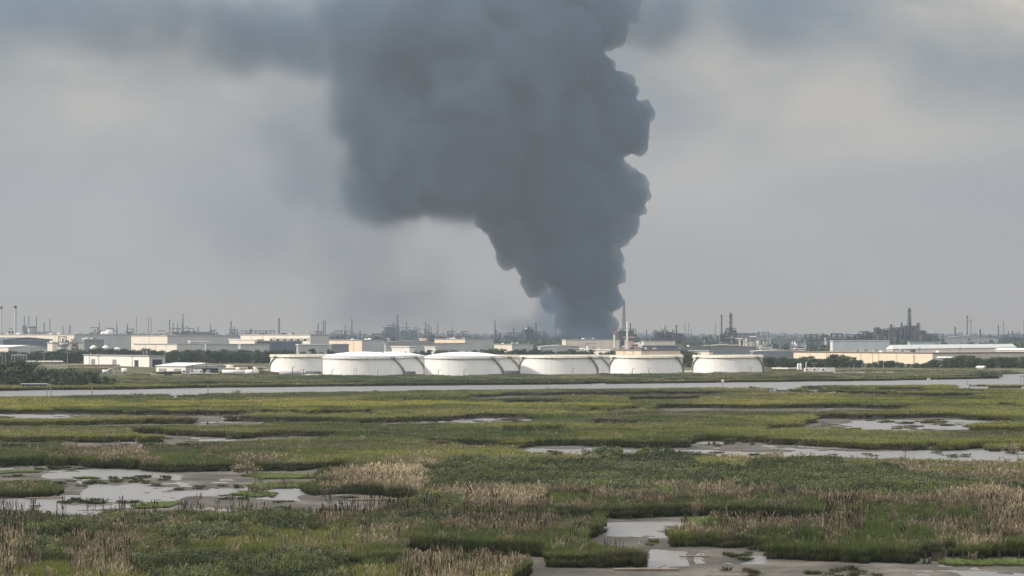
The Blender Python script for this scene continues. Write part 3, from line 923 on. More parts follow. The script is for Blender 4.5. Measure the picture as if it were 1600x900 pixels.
# ------------------------------------------------------------------ storage tanks
def tank(pxl, pxr, d, ytop, label, dome=0.0, seed=0, girder=True, stairs=(50, -62)):
    random.seed(seed)
    x, r = PX((pxl + pxr) / 2, d), (pxr - pxl) / 2 / F * d
    d = d + r * .15
    z0, h = 1.45, PZ(ytop, d) - 1.45
    t = thing('storage_tank', label, 'tank', (x, d, z0), 0, 'white oil storage tanks')
    MB().lathe([(r, -.6), (r, h - 1.0)], 96).build('shell', WHITE, t, True)
    m = MB()
    for k in range(1, 5):     # weld lines between the plate courses
        m.lathe([(r, h * k / 5 - .04), (r + .03, h * k / 5 - .03), (r + .03, h * k / 5 + .03), (r, h * k / 5 + .04)], 96)
    m.build('course_seam', WHITE, t, True, kind='stuff')
    MB().lathe([(r + .02, h - 1.05), (r + .10, h - 1.0), (r + .10, h), (r - .1, h), (r - .1, h - .8)], 96).build('rim_band', CREAM if dome == 0 else WHITE, t)
    if girder:
        MB().lathe([(r, h - 1.35), (r + .95, h - 1.12), (r + .95, h - 1.02), (r, h - 1.02)], 96).build('wind_girder', CREAM if dome == 0 else WHITE, t)
        m = MB()
        for i in range(36):
            a = 2 * math.pi * i / 36
            c, s = math.cos(a), math.sin(a)
            m.bar((c * r, s * r, h - 2.0), (c * (r + .85), s * (r + .85), h - 1.2), .05)
        m.build('girder_bracket', MSTEEL, t, kind='stuff')
    if dome > 0:
        pr = [(r * (1 - (k / 8)) if k < 8 else 0.01, h - .02 + dome * (1 - (1 - k / 8) ** 2)) for k in range(9)]
        pr = [(r + .45, h - .12)] + pr
        MB().lathe(pr, 96).build('roof', WHITE, t, True)
        m = MB()
        m.cyl(0, 0, h + dome - .1, h + dome + .7, .5)
        m.build('roof_vent', MSTEEL, t)
        m = MB()
        m.cyl(r * .5, -r * .3, h + dome * .6, h + dome * .6 + 1.0, .35)
        m.build('roof_vent', MSTEEL, t)
    else:
        MB().lathe([(r - .1, h - 2.6), (r * .6, h - 2.4), (.01, h - 2.3)], 96).build('floating_roof', CREAM, t, True)
    # handrail round the top edge
    m = MB()
    for i in range(48):
        a, b = 2 * math.pi * i / 48, 2 * math.pi * (i + 1) / 48
        p, q = (math.cos(a) * (r + .5), math.sin(a) * (r + .5)), (math.cos(b) * (r + .5), math.sin(b) * (r + .5))
        m.bar((*p, h - .9), (*p, h + .15), .03)
        m.bar((*p, h + .15), (*q, h + .15), .03)
    m.build('handrail', MSTEEL if dome else CREAM, t)
    # two helical stairways wrapping the shell, each with treads and a rail
    for a0 in stairs:
        m, mr = MB(), MB()
        sg = 1 if a0 > 0 else -1
        span = 46
        n = 44
        for i in range(n):
            fr = i / (n - 1)
            a = R(-90 + a0 + sg * span * fr)
            z = (h - .9) * (1 - fr) + .1
            c, s = math.cos(a), math.sin(a)
            a2 = a + R(.8)
            c2, s2 = math.cos(a2), math.sin(a2)
            m.add([(c * r, s * r, z), (c * (r + .8), s * (r + .8), z), (c2 * (r + .8), s2 * (r + .8), z), (c2 * r, s2 * r, z),
                   (c * r, s * r, z - .2), (c * (r + .8), s * (r + .8), z - .2), (c2 * (r + .8), s2 * (r + .8), z - .2), (c2 * r, s2 * r, z - .2)],
                  [(0, 1, 2, 3), (7, 6, 5, 4), (0, 4, 5, 1), (1, 5, 6, 2), (2, 6, 7, 3), (3, 7, 4, 0)])
            if i:
                mr.bar(prev, (c * (r + .8), s * (r + .8), z + 1.0), .05)
                mr.bar(prev2, (c * (r + .8), s * (r + .8), z - .05), .08)
            if i % 3 == 0:
                mr.bar((c * (r + .8), s * (r + .8), z), (c * (r + .8), s * (r + .8), z + 1.0), .04)
            prev = (c * (r + .8), s * (r + .8), z + 1.0)
            prev2 = (c * (r + .8), s * (r + .8), z - .05)
        st = m.build('stairway', STAIRM, t)
        mr.build('stair_rail', STAIRM, st)
        a = R(-90 + a0)
        MB().box(-1.3, 1.3, 0, 1.8, -.15, 0).build('stair_landing', STEEL, st).matrix_local = Matrix.Translation((math.cos(a) * (r - .1), math.sin(a) * (r - .1), h - .85)) @ Matrix.Rotation(a - R(90), 4, 'Z')
    for a in (-120, -82, -40):
        m = MB()
        c, s = math.cos(R(a)), math.sin(R(a))
        m.bar((c * (r - .2), s * (r - .2), 1.0), (c * (r + .35), s * (r + .35), 1.0), .42, 12)
        m.build('manway', WHITE, t)
    MB().lathe([(r + 1.1, -.7), (r + .9, .12), (r, .14)], 64).build('ring_footing', mat('concrete_footing', (.42, .38, .32), .9, .2, .3), t)
    return t
tank(504, 630, 1183, 556, 'white dome-roofed tank, largest and leftmost of the front row', 2.1, 1, stairs=(48, -95))
tank(663, 785, 1185, 556, 'white dome-roofed tank second in the front row', 2.0, 2, stairs=(46, -95))
tank(813, 933, 1200, 555, 'white open-topped front tank third from the left, cream rim', 0, 3)
tank(954, 1067, 1236, 555, 'white open-topped front tank fourth in the row, tan building behind', 0, 4)
tank(1084, 1192, 1274, 555, 'white open-topped tank at the right end of the front row', 0, 5)
tank(422, 532, 1300, 554, 'white open-topped back-row tank at the far left with a faded red rim patch', 0, 6, stairs=(70, -50))
tank(552, 662, 1300, 555, 'white back-row tank between the two dome-roofed tanks', 1.9, 7)
tank(706, 812, 1310, 555, 'white back-row tank peeping out between second and third front tanks', 0, 8, stairs=(42, -62))
tank(848, 953, 1330, 555, 'white back-row tank peeping out between third and fourth front tanks', 0, 9, stairs=(42, -62))

# ------------------------------------------------------------------ buildings
def building(xl, xm, xr, ytop, d, label, wall, roof, cat='building', name='warehouse', theta=35, rtype='flat', rh=1.0, doors=0, vents=0, panels=0, pmat=None, stacks=0, seed=0, windows=0, side=None, sidedoor=0, trimm=None, base=None, group=None):
    random.seed(seed + int(xm))
    th = R(theta)
    Mx = PX(xm, d)
    ul, ur = (xl - 800) / F, (xr - 800) / F
    L1 = (Mx - ul * d) / (math.cos(th) + ul * math.sin(th)) if xl < xm else 12.0
    L2 = (ur * d - Mx) / (math.sin(th) - ur * math.cos(th)) if xr > xm else 14.0
    L1, L2 = min(L1, 420), min(L2, 420)
    z0 = 1.3
    h = PZ(ytop, d) - z0
    t = thing(name, label, cat, (Mx, d, z0), -th, group)
    w = .35
    b = MB()
    b.box(-L1, 0, 0, w, -1, h)
    b.box(-L1, 0, L2 - w, L2, -1, h)
    b.box(-w, 0, w, L2 - w, -1, h)
    b.box(-L1, -L1 + w, w, L2 - w, -1, h)
    b.build('wall', wall, t)
    if side is not None:                     # side face in its own tone; the grey ones have shade painted in
        MB().box(.002, .08, .1, L2 - .1, -.9, h - .02).build('side_face', side, t)
    oh = .5
    m = MB()
    if rtype == 'flat':
        m.box(-L1 - oh, oh, -oh, L2 + oh, h, h + .35)
        m.box(-L1 - oh, oh, -oh, -oh + .3, h + .35, h + .35 + .4 * rh)
        m.box(oh - .3, oh, -oh + .3, L2 + oh, h + .35, h + .35 + .4 * rh)
    elif rtype == 'gable_x':                 # ridge runs along the lit front
        m.add([(-L1 - oh, -oh, h), (oh, -oh, h), (oh, L2 / 2, h + rh), (-L1 - oh, L2 / 2, h + rh), (oh, L2 + oh, h), (-L1 - oh, L2 + oh, h),
               (-L1 - oh, -oh, h + .25), (oh, -oh, h + .25), (oh, L2 / 2, h + rh + .25), (-L1 - oh, L2 / 2, h + rh + .25), (oh, L2 + oh, h + .25), (-L1 - oh, L2 + oh, h + .25)],
              [(6, 7, 8, 9), (9, 8, 10, 11), (0, 1, 7, 6), (1, 2, 8, 7), (2, 4, 10, 8), (4, 5, 11, 10), (3, 0, 6, 9), (5, 3, 9, 11), (0, 3, 2, 1), (3, 5, 4, 2)])
        m.add([(.0, 0, h), (.0, L2, h), (.0, L2 / 2, h + rh)], [(0, 1, 2)])
    elif rtype == 'gable_y':                 # gable end over the lit front
        m.add([(-L1 - oh, -oh, h), (-L1 / 2, -oh, h + rh), (oh, -oh, h), (-L1 - oh, L2 + oh, h), (-L1 / 2, L2 + oh, h + rh), (oh, L2 + oh, h),
               (-L1 - oh, -oh, h + .25), (-L1 / 2, -oh, h + rh + .25), (oh, -oh, h + .25), (-L1 - oh, L2 + oh, h + .25), (-L1 / 2, L2 + oh, h + rh + .25), (oh, L2 + oh, h + .25)],
              [(6, 7, 10, 9), (7, 8, 11, 10), (0, 1, 7, 6), (1, 2, 8, 7), (2, 5, 11, 8), (3, 0, 6, 9), (0, 3, 4, 1), (1, 4, 5, 2)])
        m.add([(-L1, 0, h), (0, 0, h), (-L1 / 2, 0, h + rh)], [(0, 1, 2)])
    else:                                    # hip
        q = min(L1, L2) * .46
        if L2 >= L1:
            r1, r2 = (-L1 / 2, q, h + rh), (-L1 / 2, L2 - q, h + rh)
        else:
            r1, r2 = (-L1 + q, L2 / 2, h + rh), (-q, L2 / 2, h + rh)
        vv = [(-L1 - oh, -oh, h), (oh, -oh, h), (oh, L2 + oh, h), (-L1 - oh, L2 + oh, h), r1, r2]
        m.add(vv, [(0, 1, 4), (1, 2, 5, 4), (2, 3, 5), (3, 0, 4, 5), (3, 2, 1, 0)] if L2 >= L1 else [(0, 1, 5, 4), (1, 2, 5), (2, 3, 4, 5), (3, 0, 4), (3, 2, 1, 0)])
    m.build('roof', roof, t)
    m = MB()
    m.box(-L1 - .06, .06, -.06, -.002, h - .55, h - .01)
    m.box(.003, .10, -.06, L2 + .06, h - .55, h - .012)
    m.build('eave_trim', trimm or MSTEEL, t)
    if panels:
        me_ = None
        pw = L1 / panels
        for k in range(panels):
            if me_ is None:
                me_ = MB().box(.28, pw - .28, -.35, -.003, -.8, h - .65).mesh('panel', pmat or wall)
            link('panel', me_, t).location = (-L1 + k * pw, 0, 0)
    for k in range(doors):
        dw, dh = min(5.0, L1 / (doors * 2.2)), min(4.8, h * .6)
        xx = -L1 * (k + .55) / doors
        o = MB().box(xx - dw / 2, xx + dw / 2, -.2, -.145, -.2, dh).build('door', DARK if random.random() < .5 else MSTEEL, t)
        m = MB()
        m.box(xx - dw / 2 - .2, xx - dw / 2, -.26, -.004, -.2, dh + .2).box(xx + dw / 2, xx + dw / 2 + .2, -.26, -.004, -.2, dh + .2).box(xx - dw / 2, xx + dw / 2, -.26, -.004, dh, dh + .2)
        m.build('door_frame', MSTEEL, o)
    for k in range(sidedoor):
        yy = L2 * (k + .5) / sidedoor
        dw, dh = L2 / sidedoor * .30, h * .7
        MB().box(.085, .16, yy - dw, yy + dw, -.2, dh).build('side_opening', DARK, t)
    for k in range(windows):
        xx = -L1 * (k + .5) / windows
        f = MB().box(xx - .9, xx + .9, -.2, -.005, h * .45, h * .45 + 1.5).build('window', MSTEEL, t)
        MB().box(xx - .75, xx + .75, -.23, -.201, h * .45 + .15, h * .45 + 1.35).build('pane', GLASS, f)
    rz0 = h + .3
    for k in range(vents):
        xx, yy = random.uniform(-L1 * .95, -L1 * .05), random.uniform(L2 * .05, L2 * .6)
        vw, vh = random.uniform(.8, 2.2), random.uniform(.8, 1.8)
        zz = rz0 if rtype == 'flat' else h + .1
        m = MB()
        m.box(xx - vw, xx + vw, yy - 1, yy + 1, zz, zz + vh).box(xx - vw * .7, xx + vw * .7, yy - .7, yy + .7, zz + vh, zz + vh + .25)
        m.build('roof_unit', random.choice([MSTEEL, STEEL, ROOFW]), t)
    for k in range(stacks):
        xx, yy = random.uniform(-L1 * .9, -L1 * .1), random.uniform(L2 * .1, L2 * .6)
        MB().cyl(xx, yy, rz0 - .5, rz0 + random.uniform(2, 4.5), .3, .26, 8).build('roof_stack', MSTEEL, t)
    return t, L1, L2, h
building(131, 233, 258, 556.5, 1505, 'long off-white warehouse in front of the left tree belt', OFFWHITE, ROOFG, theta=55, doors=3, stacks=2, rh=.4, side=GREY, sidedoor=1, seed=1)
t_, l1, l2, h_ = building(244, 290, 353, 572.5, 1262, 'low white shed with a pitched roof and open bays', OFFWHITE, ROOFW, cat='shed', name='shed', theta=42, rtype='gable_x', rh=1.5, doors=2, side=GREY, sidedoor=1, seed=2)
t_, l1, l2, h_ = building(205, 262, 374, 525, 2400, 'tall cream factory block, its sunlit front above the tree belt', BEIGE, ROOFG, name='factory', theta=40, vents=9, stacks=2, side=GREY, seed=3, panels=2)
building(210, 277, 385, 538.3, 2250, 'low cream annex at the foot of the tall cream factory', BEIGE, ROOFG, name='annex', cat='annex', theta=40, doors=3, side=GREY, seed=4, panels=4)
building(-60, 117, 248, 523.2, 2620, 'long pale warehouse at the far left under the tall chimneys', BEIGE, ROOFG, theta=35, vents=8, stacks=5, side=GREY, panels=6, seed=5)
building(-70, 13, 74, 542.8, 1980, 'low building with a white pitched roof at the left edge', BEIGE, ROOFW, theta=40, rtype='gable_x', rh=1.6, side=GREY, vents=3, seed=6)
building(-40, 5, 82, 531, 2120, 'dark slate roofed building behind the white pitched roof', SLATE, SLATE, theta=40, rtype='gable_x', rh=2.0, vents=14, side=SLATE, seed=7)
building(74, 82, 130, 536, 2080, 'plain beige block beside the dark slate roof', BEIGE, ROOFG, theta=35, side=BEIGE, vents=2, seed=8)
building(128, 132, 162, 531, 2140, 'dark grey process hall left of the cream factory', DGREY, ROOFG, name='process_hall', theta=35, vents=4, stacks=2, seed=9)
building(265, 270, 332, 519.5, 2900, 'dark flat roof standing just above the cream factory', DGREY, ROOFB, theta=35, vents=5, seed=10)
building(294, 297, 326, 534, 2300, 'small block with a white roof between annex and factory', GREY, ROOFW, theta=35, seed=11)
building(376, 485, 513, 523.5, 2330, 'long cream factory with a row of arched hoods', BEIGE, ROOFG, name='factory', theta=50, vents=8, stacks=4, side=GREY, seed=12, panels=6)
building(358, 402, 412, 531, 2250, 'low cream end block left of the arched hoods', BEIGE, ROOFW, theta=45, side=GREY, seed=13)
building(398, 402, 472, 533.5, 2160, 'dark blue loading hall under the arched hoods', SLATE, ROOFG, name='loading_hall', theta=48, seed=14, side=SLATE)
building(372, 376, 421, 538.5, 2080, 'grey windowless annex before the dark loading hall', GREY, ROOFG, name='annex', cat='annex', theta=45, seed=15)
building(320, 322, 374, 538.6, 2110, 'pale grey wall-like annex right of the cream annex', GREY, ROOFG, name='annex', cat='annex', theta=45, seed=16)
building(463, 466, 518, 539, 2080, 'low shed with a white eave left of the peach block', GREY, ROOFW, cat='shed', name='shed', theta=40, seed=17)
building(514, 566, 601, 532, 2250, 'flat peach-coloured block with a shaded side', ORANGE, ROOFG, theta=45, vents=5, stacks=4, side=GREY, panels=4, seed=18)
building(515, 518, 545, 538.6, 2080, 'dark grey low box in front of the peach block', DGREY, ROOFG, theta=40, seed=19)
building(596, 600, 690, 535, 2600, 'long lilac-grey hall with a pale curved-looking roof', GREY, ROOFG, name='hall', cat='hall', theta=38, rtype='gable_x', rh=2.2, seed=20)
building(612, 640, 648, 542.5, 1950, 'small white shed above the first domed tank', OFFWHITE, ROOFW, cat='shed', name='shed', theta=45, seed=21)
building(655, 664, 668, 529.5, 2700, 'little pink block beside the red flare stack', ORANGE, ROOFW, theta=40, seed=22)
building(679, 727, 771, 530.5, 2450, 'bright peach warehouse with white roof vents', ORANGE, ROOFG, theta=42, vents=8, side=GREY, panels=3, seed=23)
building(600, 603, 735, 537.5, 2250, 'long blue-grey windowless wall of a depot', GREY, ROOFG, name='depot', cat='depot', theta=35, seed=24, doors=0)
building(664, 680, 684, 543, 1960, 'tiny white hut behind the second domed tank', OFFWHITE, ROOFW, cat='hut', name='hut', theta=45, seed=25)
building(772, 800, 833, 538.5, 2350, 'plain tan shed left of the smoke foot', BEIGE, ROOFG, cat='shed', name='shed', theta=40, vents=3, seed=26, side=GREY)
building(840, 845, 905, 541.5, 2150, 'low grey sheds with long white roofs below the smoke', GREY, ROOFW, cat='shed', name='shed', theta=38, rtype='gable_x', rh=1.2, seed=27)
building(878, 884, 968, 531, 2500, 'wide beige warehouse at the foot of the smoke column', BEIGE, ROOFG, theta=35, vents=4, stacks=3, side=BEIGE, seed=28)
building(914, 954, 960, 547.5, 1800, 'low cream building behind the third front tank', BEIGE, ROOFW, theta=45, seed=29)
building(962, 1003, 1066, 547.5, 1650, 'long tan building close behind the fourth front tank', TAN, ROOFB, theta=40, vents=5, side=TAN, seed=30, panels=3)
building(1002, 1006, 1055, 533.5, 2500, 'beige hall with a long white eave', BEIGE, ROOFG, name='hall', cat='hall', theta=35, trimm=ROOFW, side=BEIGE, seed=31)
building(1002, 1004, 1064, 540.5, 2250, 'dark open-sided shed under the white eave', SLATE, ROOFG, cat='shed', name='shed', theta=35, seed=32)
building(1060, 1064, 1178, 543, 2000, 'long dark shed roof running behind the right-hand tanks', DGREY, ROOFB, cat='shed', name='shed', theta=32, rtype='gable_x', rh=1.4, vents=4, seed=33)
building(1076, 1108, 1114, 549, 1700, 'small beige plant room behind the last front tank', BEIGE, ROOFG, cat='building', name='plant_room', theta=45, seed=34)
building(1099, 1103, 1174, 540.5, 2200, 'white-roofed store beside the tan process tower', GREY, ROOFW, name='store', cat='store', theta=38, rtype='gable_x', rh=1.3, seed=35)
building(1146, 1150, 1187, 521, 3300, 'dark hall right of the twin dark towers', DGREY, ROOFG, name='hall', cat='hall', theta=35, seed=36)
building(1172, 1177, 1252, 549, 1760, 'dark grey shed with a white front roof slope', DGREY, ROOFW, cat='shed', name='shed', theta=36, rtype='gable_x', rh=1.0, side=DGREY, seed=37)
building(1240, 1458, 1640, 551.8, 1640, 'very long cream warehouse with tall wall panels behind the right trees', TAN, ROOFB, theta=52, side=mat('shaded_side_cladding', (.50, .45, .38), .7, .1, .08, .2, ribs=1.0), seed=38, panels=8, vents=8, rh=.3, trimm=RUST)  # side is a duller copy of the tan, its shade painted in
building(1385, 1395, 1588, 545.3, 1900, 'broad low hall with a wide white hipped roof', BEIGE, ROOFW, name='hall', cat='hall', theta=33, rtype='hip', rh=3.2, seed=39, vents=0)
building(1297, 1301, 1390, 533.2, 2350, 'white warehouse with a thin pale roof line below the refinery', OFFWHITE, ROOFW, theta=35, seed=40, vents=2, side=mat('pale_blue_cladding', (.58, .62, .64), .6, .08, .08, .2, ribs=1.0))
building(1208, 1231, 1246, 576.5, 1330, 'small white flat-roofed pump house right of the tanks', OFFWHITE, ROOFW, name='pump_house', cat='pump house', theta=38, doors=1, windows=1, seed=41, side=GREY)
building(1418, 1422, 1470, 534.5, 2800, 'pale turquoise low hall behind the white hipped roof', TURQ, ROOFG, name='hall', cat='hall', theta=35, seed=42)
building(1466, 1470, 1560, 528.5, 3400, 'hazy grey hall below the right-hand stacks', GREY, ROOFG, name='hall', cat='hall', theta=33, rtype='gable_x', rh=4, seed=43)
building(1555, 1640, 1650, 547, 1950, 'white-roofed shed at the right edge behind the trees', BEIGE, ROOFW, cat='shed', name='shed', theta=40, rtype='gable_x', rh=1.2, seed=44)
building(1526, 1536, 1540, 574.5, 1420, 'tiny white hut on the spit at the far right', OFFWHITE, ROOFW, cat='hut', name='hut', theta=40, rtype='gable_x', rh=.8, seed=45)
building(1200, 1205, 1252, 529, 3000, 'dark long hall left of the open steel frame', DGREY, ROOFG, name='hall', cat='hall', theta=34, seed=46)
building(1464, 1494, 1498, 559.3, 1545, 'long white awning roof poking out of the right-hand trees', DGREY, ROOFW, cat='awning', name='awning', theta=60, rtype='gable_x', rh=.5, seed=47)


HB = [(1322, 1326, 1350, 527, 'stepped dark refinery block at the left flank of the right-hand refinery'), (1349, 1353, 1368, 520, 'dark refinery block rising left of the boxy tower plant'), (1365, 1368, 1376, 514, 'narrow dark refinery block under the boxy tower plant'), (1376, 1380, 1392, 516.5, 'dark refinery block right of the boxy tower plant'),
      (1388, 1391, 1404, 513.5, 'dark refinery block under the stocky tower'), (1399, 1403, 1418, 512, 'dark refinery block under the slim column'), (1412, 1416, 1431, 509.5, 'tallest dark refinery block at the foot of the tallest tower'), (1429, 1433, 1446, 517, 'dark refinery block at the foot of the thick flat-topped tower'), (1443, 1447, 1463, 523.5, 'low dark refinery block at the right flank of the right-hand refinery'),
      (963, 967, 990, 517, 'dark refinery block right behind the smoke foot'), (1024, 1028, 1052, 519.5, 'dark block inside the braced process unit'), (1056, 1058, 1068, 522, 'dark block under the stack right of the braced unit'), (1133, 1136, 1150, 516, 'dark block at the foot of the big tower'), (1122, 1125, 1134, 524, 'dark block at the foot of the slim black-tipped stack'), (1280, 1283, 1294, 524, 'dark block inside the boxy plant left of the portal frame'), (818, 821, 834, 515, 'dark block under the twin-peaked columns'), (600, 603, 617, 511, 'faint square block above the lilac-grey hall')]
for a, b, c, y, lb in HB:
    building(a, b, c, y, 3520 if a != 600 else 5600, lb, STEEL, STEEL, name='process_block', cat='process block', theta=35, vents=4, stacks=3, seed=60, side=STEEL)

# arched hoods on the cream factory
for k in range(6):
    xx = 424 + k * 10.6
    d = 2230
    t = thing('vent_hood', 'arched cream vent hood on the loading hall roof line', 'vent hood', (PX(xx, d), d, PZ(533, d)), R(-45), 'row of arched cream vent hoods')
    m = MB()
    prof = [(2.4 * math.cos(a), 3.6 * math.sin(a)) for a in np.linspace(0, math.pi, 9)]
    vv = [(p, 0, q) for p, q in prof] + [(p, 5, q) for p, q in prof]
    m.add(vv, [(i, i + 1, 10 + i, 9 + i) for i in range(8)] + [tuple(range(8, -1, -1)), tuple(range(9, 18))])
    m.build('cowl', BEIGE, t)
    MB().box(-1.7, 1.7, -.2, .02, .1, 2.2).build('louvre', DARK, t)
    MB().cyl(-2.4, -.5, -9, .2, .25).build('support_post', OFFWHITE, t)
    MB().cyl(2.4, -.5, -9, .2, .25).build('support_post', OFFWHITE, t)

# ------------------------------------------------------------------ stacks and towers
def chimney(px, ytop, w, d, label, m=STEEL, top=None, name='chimney', cat='chimney', taper=.8, group=None, rings=1, bands=0):
    z1 = PZ(ytop, d)
    r = w / 2 / F * d
    t = thing(name, label, cat, (PX(px, d), d, 1.0), 0, group)
    MB().cyl(0, 0, -1, z1 - 1, r, r * taper, 14).build('shaft', m, t, False)
    MB().cyl(0, 0, z1 - 1 - max(1.2, (z1) * .05), z1 - .7, r * taper * 1.18, r * taper * 1.18, 14).build('cap', top or STEEL, t)
    for k in range(rings):
        zz = (z1 - 1) * (.55 + .3 * k / max(1, rings))
        rr = r * (1 - (1 - taper) * zz / z1)
        mm = MB()
        mm.cyl(0, 0, zz, zz + .3, rr * 1.5, rr * 1.5, 12)
        for i in range(8):
            a = i * math.pi / 4
            mm.bar((rr * 1.5 * math.cos(a), rr * 1.5 * math.sin(a), zz), (rr * 1.5 * math.cos(a), rr * 1.5 * math.sin(a), zz + 1.3), .12)
        mm.build('platform', STEEL, t)
    for k in range(bands):
        zz = (z1 - 1) * (.35 + .5 * k / bands)
        rr = r * (1 - (1 - taper) * zz / z1) + .02
        MB().cyl(0, 0, zz, zz + z1 * .09, rr + .03, rr, 14, False).build('painted_band', REDP, t)
    return t
def column(px, ytop, w, d, label, m=MSTEEL, name='distillation_column', cat='column', seed=0, group=None):
    random.seed(seed + int(px))
    z1 = PZ(ytop, d)
    r = w / 2 / F * d
    t = thing(name, label, cat, (PX(px, d), d, 1.0), 0, group)
    s = .62 + random.uniform(-.1, .1)
    MB().lathe([(r * .9, 0), (r * .9, z1 * s), (r * .66, z1 * (s + .03)), (r * .66, z1 - r * .5), (r * .4, z1 - .2), (.01, z1)], 16).build('vessel', m, t, True)
    n = max(3, int(z1 / 9))
    for k in range(1, n + 1):
        zz = z1 * k / (n + .6)
        rr = r * (1.22 if zz < z1 * s else .98)
        a0 = random.uniform(0, 6)
        mm = MB()
        mm.cyl(0, 0, zz, zz + .25, rr, rr, 12)
        for i in range(10):
            a = i * .628
            mm.bar((rr * math.cos(a), rr * math.sin(a), zz), (rr * math.cos(a), rr * math.sin(a), zz + 1.2), .1)
        mm.build('platform', STEEL, t)
    mm = MB()
    mm.bar((r * 1.05, -r * .3, 0), (r * 1.05, -r * .3, z1 * .95), .3, 8).bar((-r * .5, -r * .95, 0), (-r * .5, -r * .95, z1 * .7), .35, 8).bar((r * 1.05, -r * .3, z1 * .95), (0, 0, z1 * .985), .3, 8)
    mm.build('riser_pipe', MSTEEL, t)
    return t
chimney(2, 479, 4.0, 2900, 'tall pale chimney with a dark cap at the very left edge', PALEST, STEEL, rings=0)
chimney(24, 478, 4.8, 2900, 'tall pale chimney with a dark cap, right one of the left pair', PALEST, STEEL, rings=0)
FA = 'faint thin smokestack dissolving in haze above the left warehouse'
for p_, y_ in ((38, 494), (45, 493), (57, 495), (78, 498)):
    chimney(p_, y_, 1.8, 6800, FA, STEEL, group='faint stacks far left', rings=0)
chimney(69, 504, 2.0, 6200, 'faint short smokestack right of the hazy cooling tower', STEEL, rings=0)
FB = 'barely visible needle-thin stack above the cream factory'
for p_, y_ in ((213, 495), (232, 495), (236, 497)):
    chimney(p_, y_, 1.3, 7500, FB, STEEL, group='barely visible stacks over the cream factory', rings=0)
chimney(98.5, 510, 1.4, 4300, 'slender grey stack left of the wedge-shaped tower', STEEL, rings=0)
column(108, 508, 5, 4500, 'wedge-shaped grey tower above the long pale warehouse')
column(154.5, 504, 3, 5200, 'hazy column with a spike left of the pale sphere tanks')
chimney(182.5, 503, 2.6, 4800, 'pointed hazy tower right of the pale dome', STEEL, taper=.35, rings=2)
chimney(199, 507, 2.2, 4900, 'hazy square-topped stack left of the cream factory', STEEL, rings=1)
column(285, 490, 4.2, 5000, 'tall solitary hazy column above the cream factory roof')
chimney(265, 500, 2.0, 5200, 'thin stack left of the tall solitary hazy column', STEEL, rings=0)
column(270, 504, 3.5, 5300, 'short fat column left of the tall solitary hazy column')
column(277, 506, 3.5, 5600, 'pale short column touching the tall solitary column')
column(292, 509, 3.5, 5100, 'stubby column right of the tall solitary column')
chimney(309.5, 511, 2.2, 5000, 'stub stack right of the solitary column group', STEEL, rings=0)
column(328.5, 507, 3.0, 4600, 'grey tower on the dark roof line right of the cream factory')
chimney(361, 502, 2.2, 5600, 'hazy thin stack left of the hooded factory', STEEL, rings=0)
chimney(366, 511, 2.0, 5700, 'hazy shorter stack left of the hooded factory', STEEL, rings=0)
chimney(392, 514, 4, 5200, 'hazy squat tower above the hooded factory', STEEL, rings=0)
chimney(436, 497, 3.2, 6600, 'very faint broad stack above the hooded factory', STEEL, rings=0)
chimney(497, 505, 2.2, 6000, 'faint stack, left of three above the grey factory side', STEEL, rings=0)
chimney(505, 502, 2.0, 6000, 'faint stack, middle of three above the grey factory side', STEEL, rings=0)
chimney(508, 500, 2.0, 6000, 'faint stack, tallest of three above the grey factory side', STEEL, rings=0)
column(539, 508, 4, 5400, 'hazy shorter column above the peach block')
column(549, 498, 4.2, 5600, 'hazy taller column above the peach block')
chimney(562.5, 517, 2.2, 3000, 'short dark chimney rising behind the peach block', STEEL, rings=0)
chimney(621, 492, 3.0, 6000, 'tall faint stack above the lilac-grey hall', STEEL, rings=1)
chimney(615, 503, 2.4, 6200, 'short faint stack left of the tall faint stack', STEEL, rings=0)
chimney(635, 503, 3.0, 6000, 'faint tapering stack right of the tall faint stack', STEEL, taper=.5, rings=0)
column(664, 504, 4.2, 4700, 'dark column, taller of the pair beside the red flare stack')
column(669, 506, 3.4, 4700, 'dark column, shorter of the pair beside the red flare stack')
chimney(673.5, 511, 1.8, 4600, 'thin dark stack right of the paired dark columns', STEEL, rings=0)
t = chimney(654.2, 514, 1.5, 2700, 'slim reddish flare stack with a side arm at its tip', RUST, STEEL, rings=0)
MB().bar((0, 0, PZ(514, 2700) - 1.5), (2.2, 0, PZ(513, 2700) - .8), .3, 8).build('side_arm', STEEL, t)
chimney(706.5, 511, 3.0, 5200, 'pointed hazy tower above the peach warehouse', STEEL, taper=.3, rings=1)
def lattice(px, ytop, w, d, label, m=STEEL, wt=.35):
    z1 = PZ(ytop, d)
    r = w / 2 / F * d
    t = thing('lattice_mast', label, 'mast', (PX(px, d), d, 1.0), .3)
    mm, bb = MB(), MB()
    c = [(r, r), (-r, r), (-r, -r), (r, -r)]
    for k in range(4):
        mm.bar((*c[k], 0), (c[k][0] * .3, c[k][1] * .3, z1), wt)
    n = max(5, int(z1 / (r * 3)))
    for i in range(n):
        f0, f1 = 1 - .7 * i / n, 1 - .7 * (i + 1) / n
        for k in range(4):
            a, b = c[k], c[(k + 1) % 4]
            bb.bar((a[0] * f0, a[1] * f0, z1 * i / n), (b[0] * f1, b[1] * f1, z1 * (i + 1) / n), wt * .7)
            bb.bar((a[0] * f0, a[1] * f0, z1 * i / n), (b[0] * f0, b[1] * f0, z1 * i / n), wt * .7)
    mm.build('legs_frame', m, t)
    bb.build('bracing', m, t, kind='stuff')
    return t
lattice(773.5, 500, 3.0, 5600, 'faint lattice mast with a lamp head left of the smoke')
lattice(684, 503, 2.2, 6400, 'faintest lattice mast above the peach warehouse')
chimney(802.5, 512, 3, 5600, 'hazy stack left of the refinery by the smoke', STEEL, rings=0)
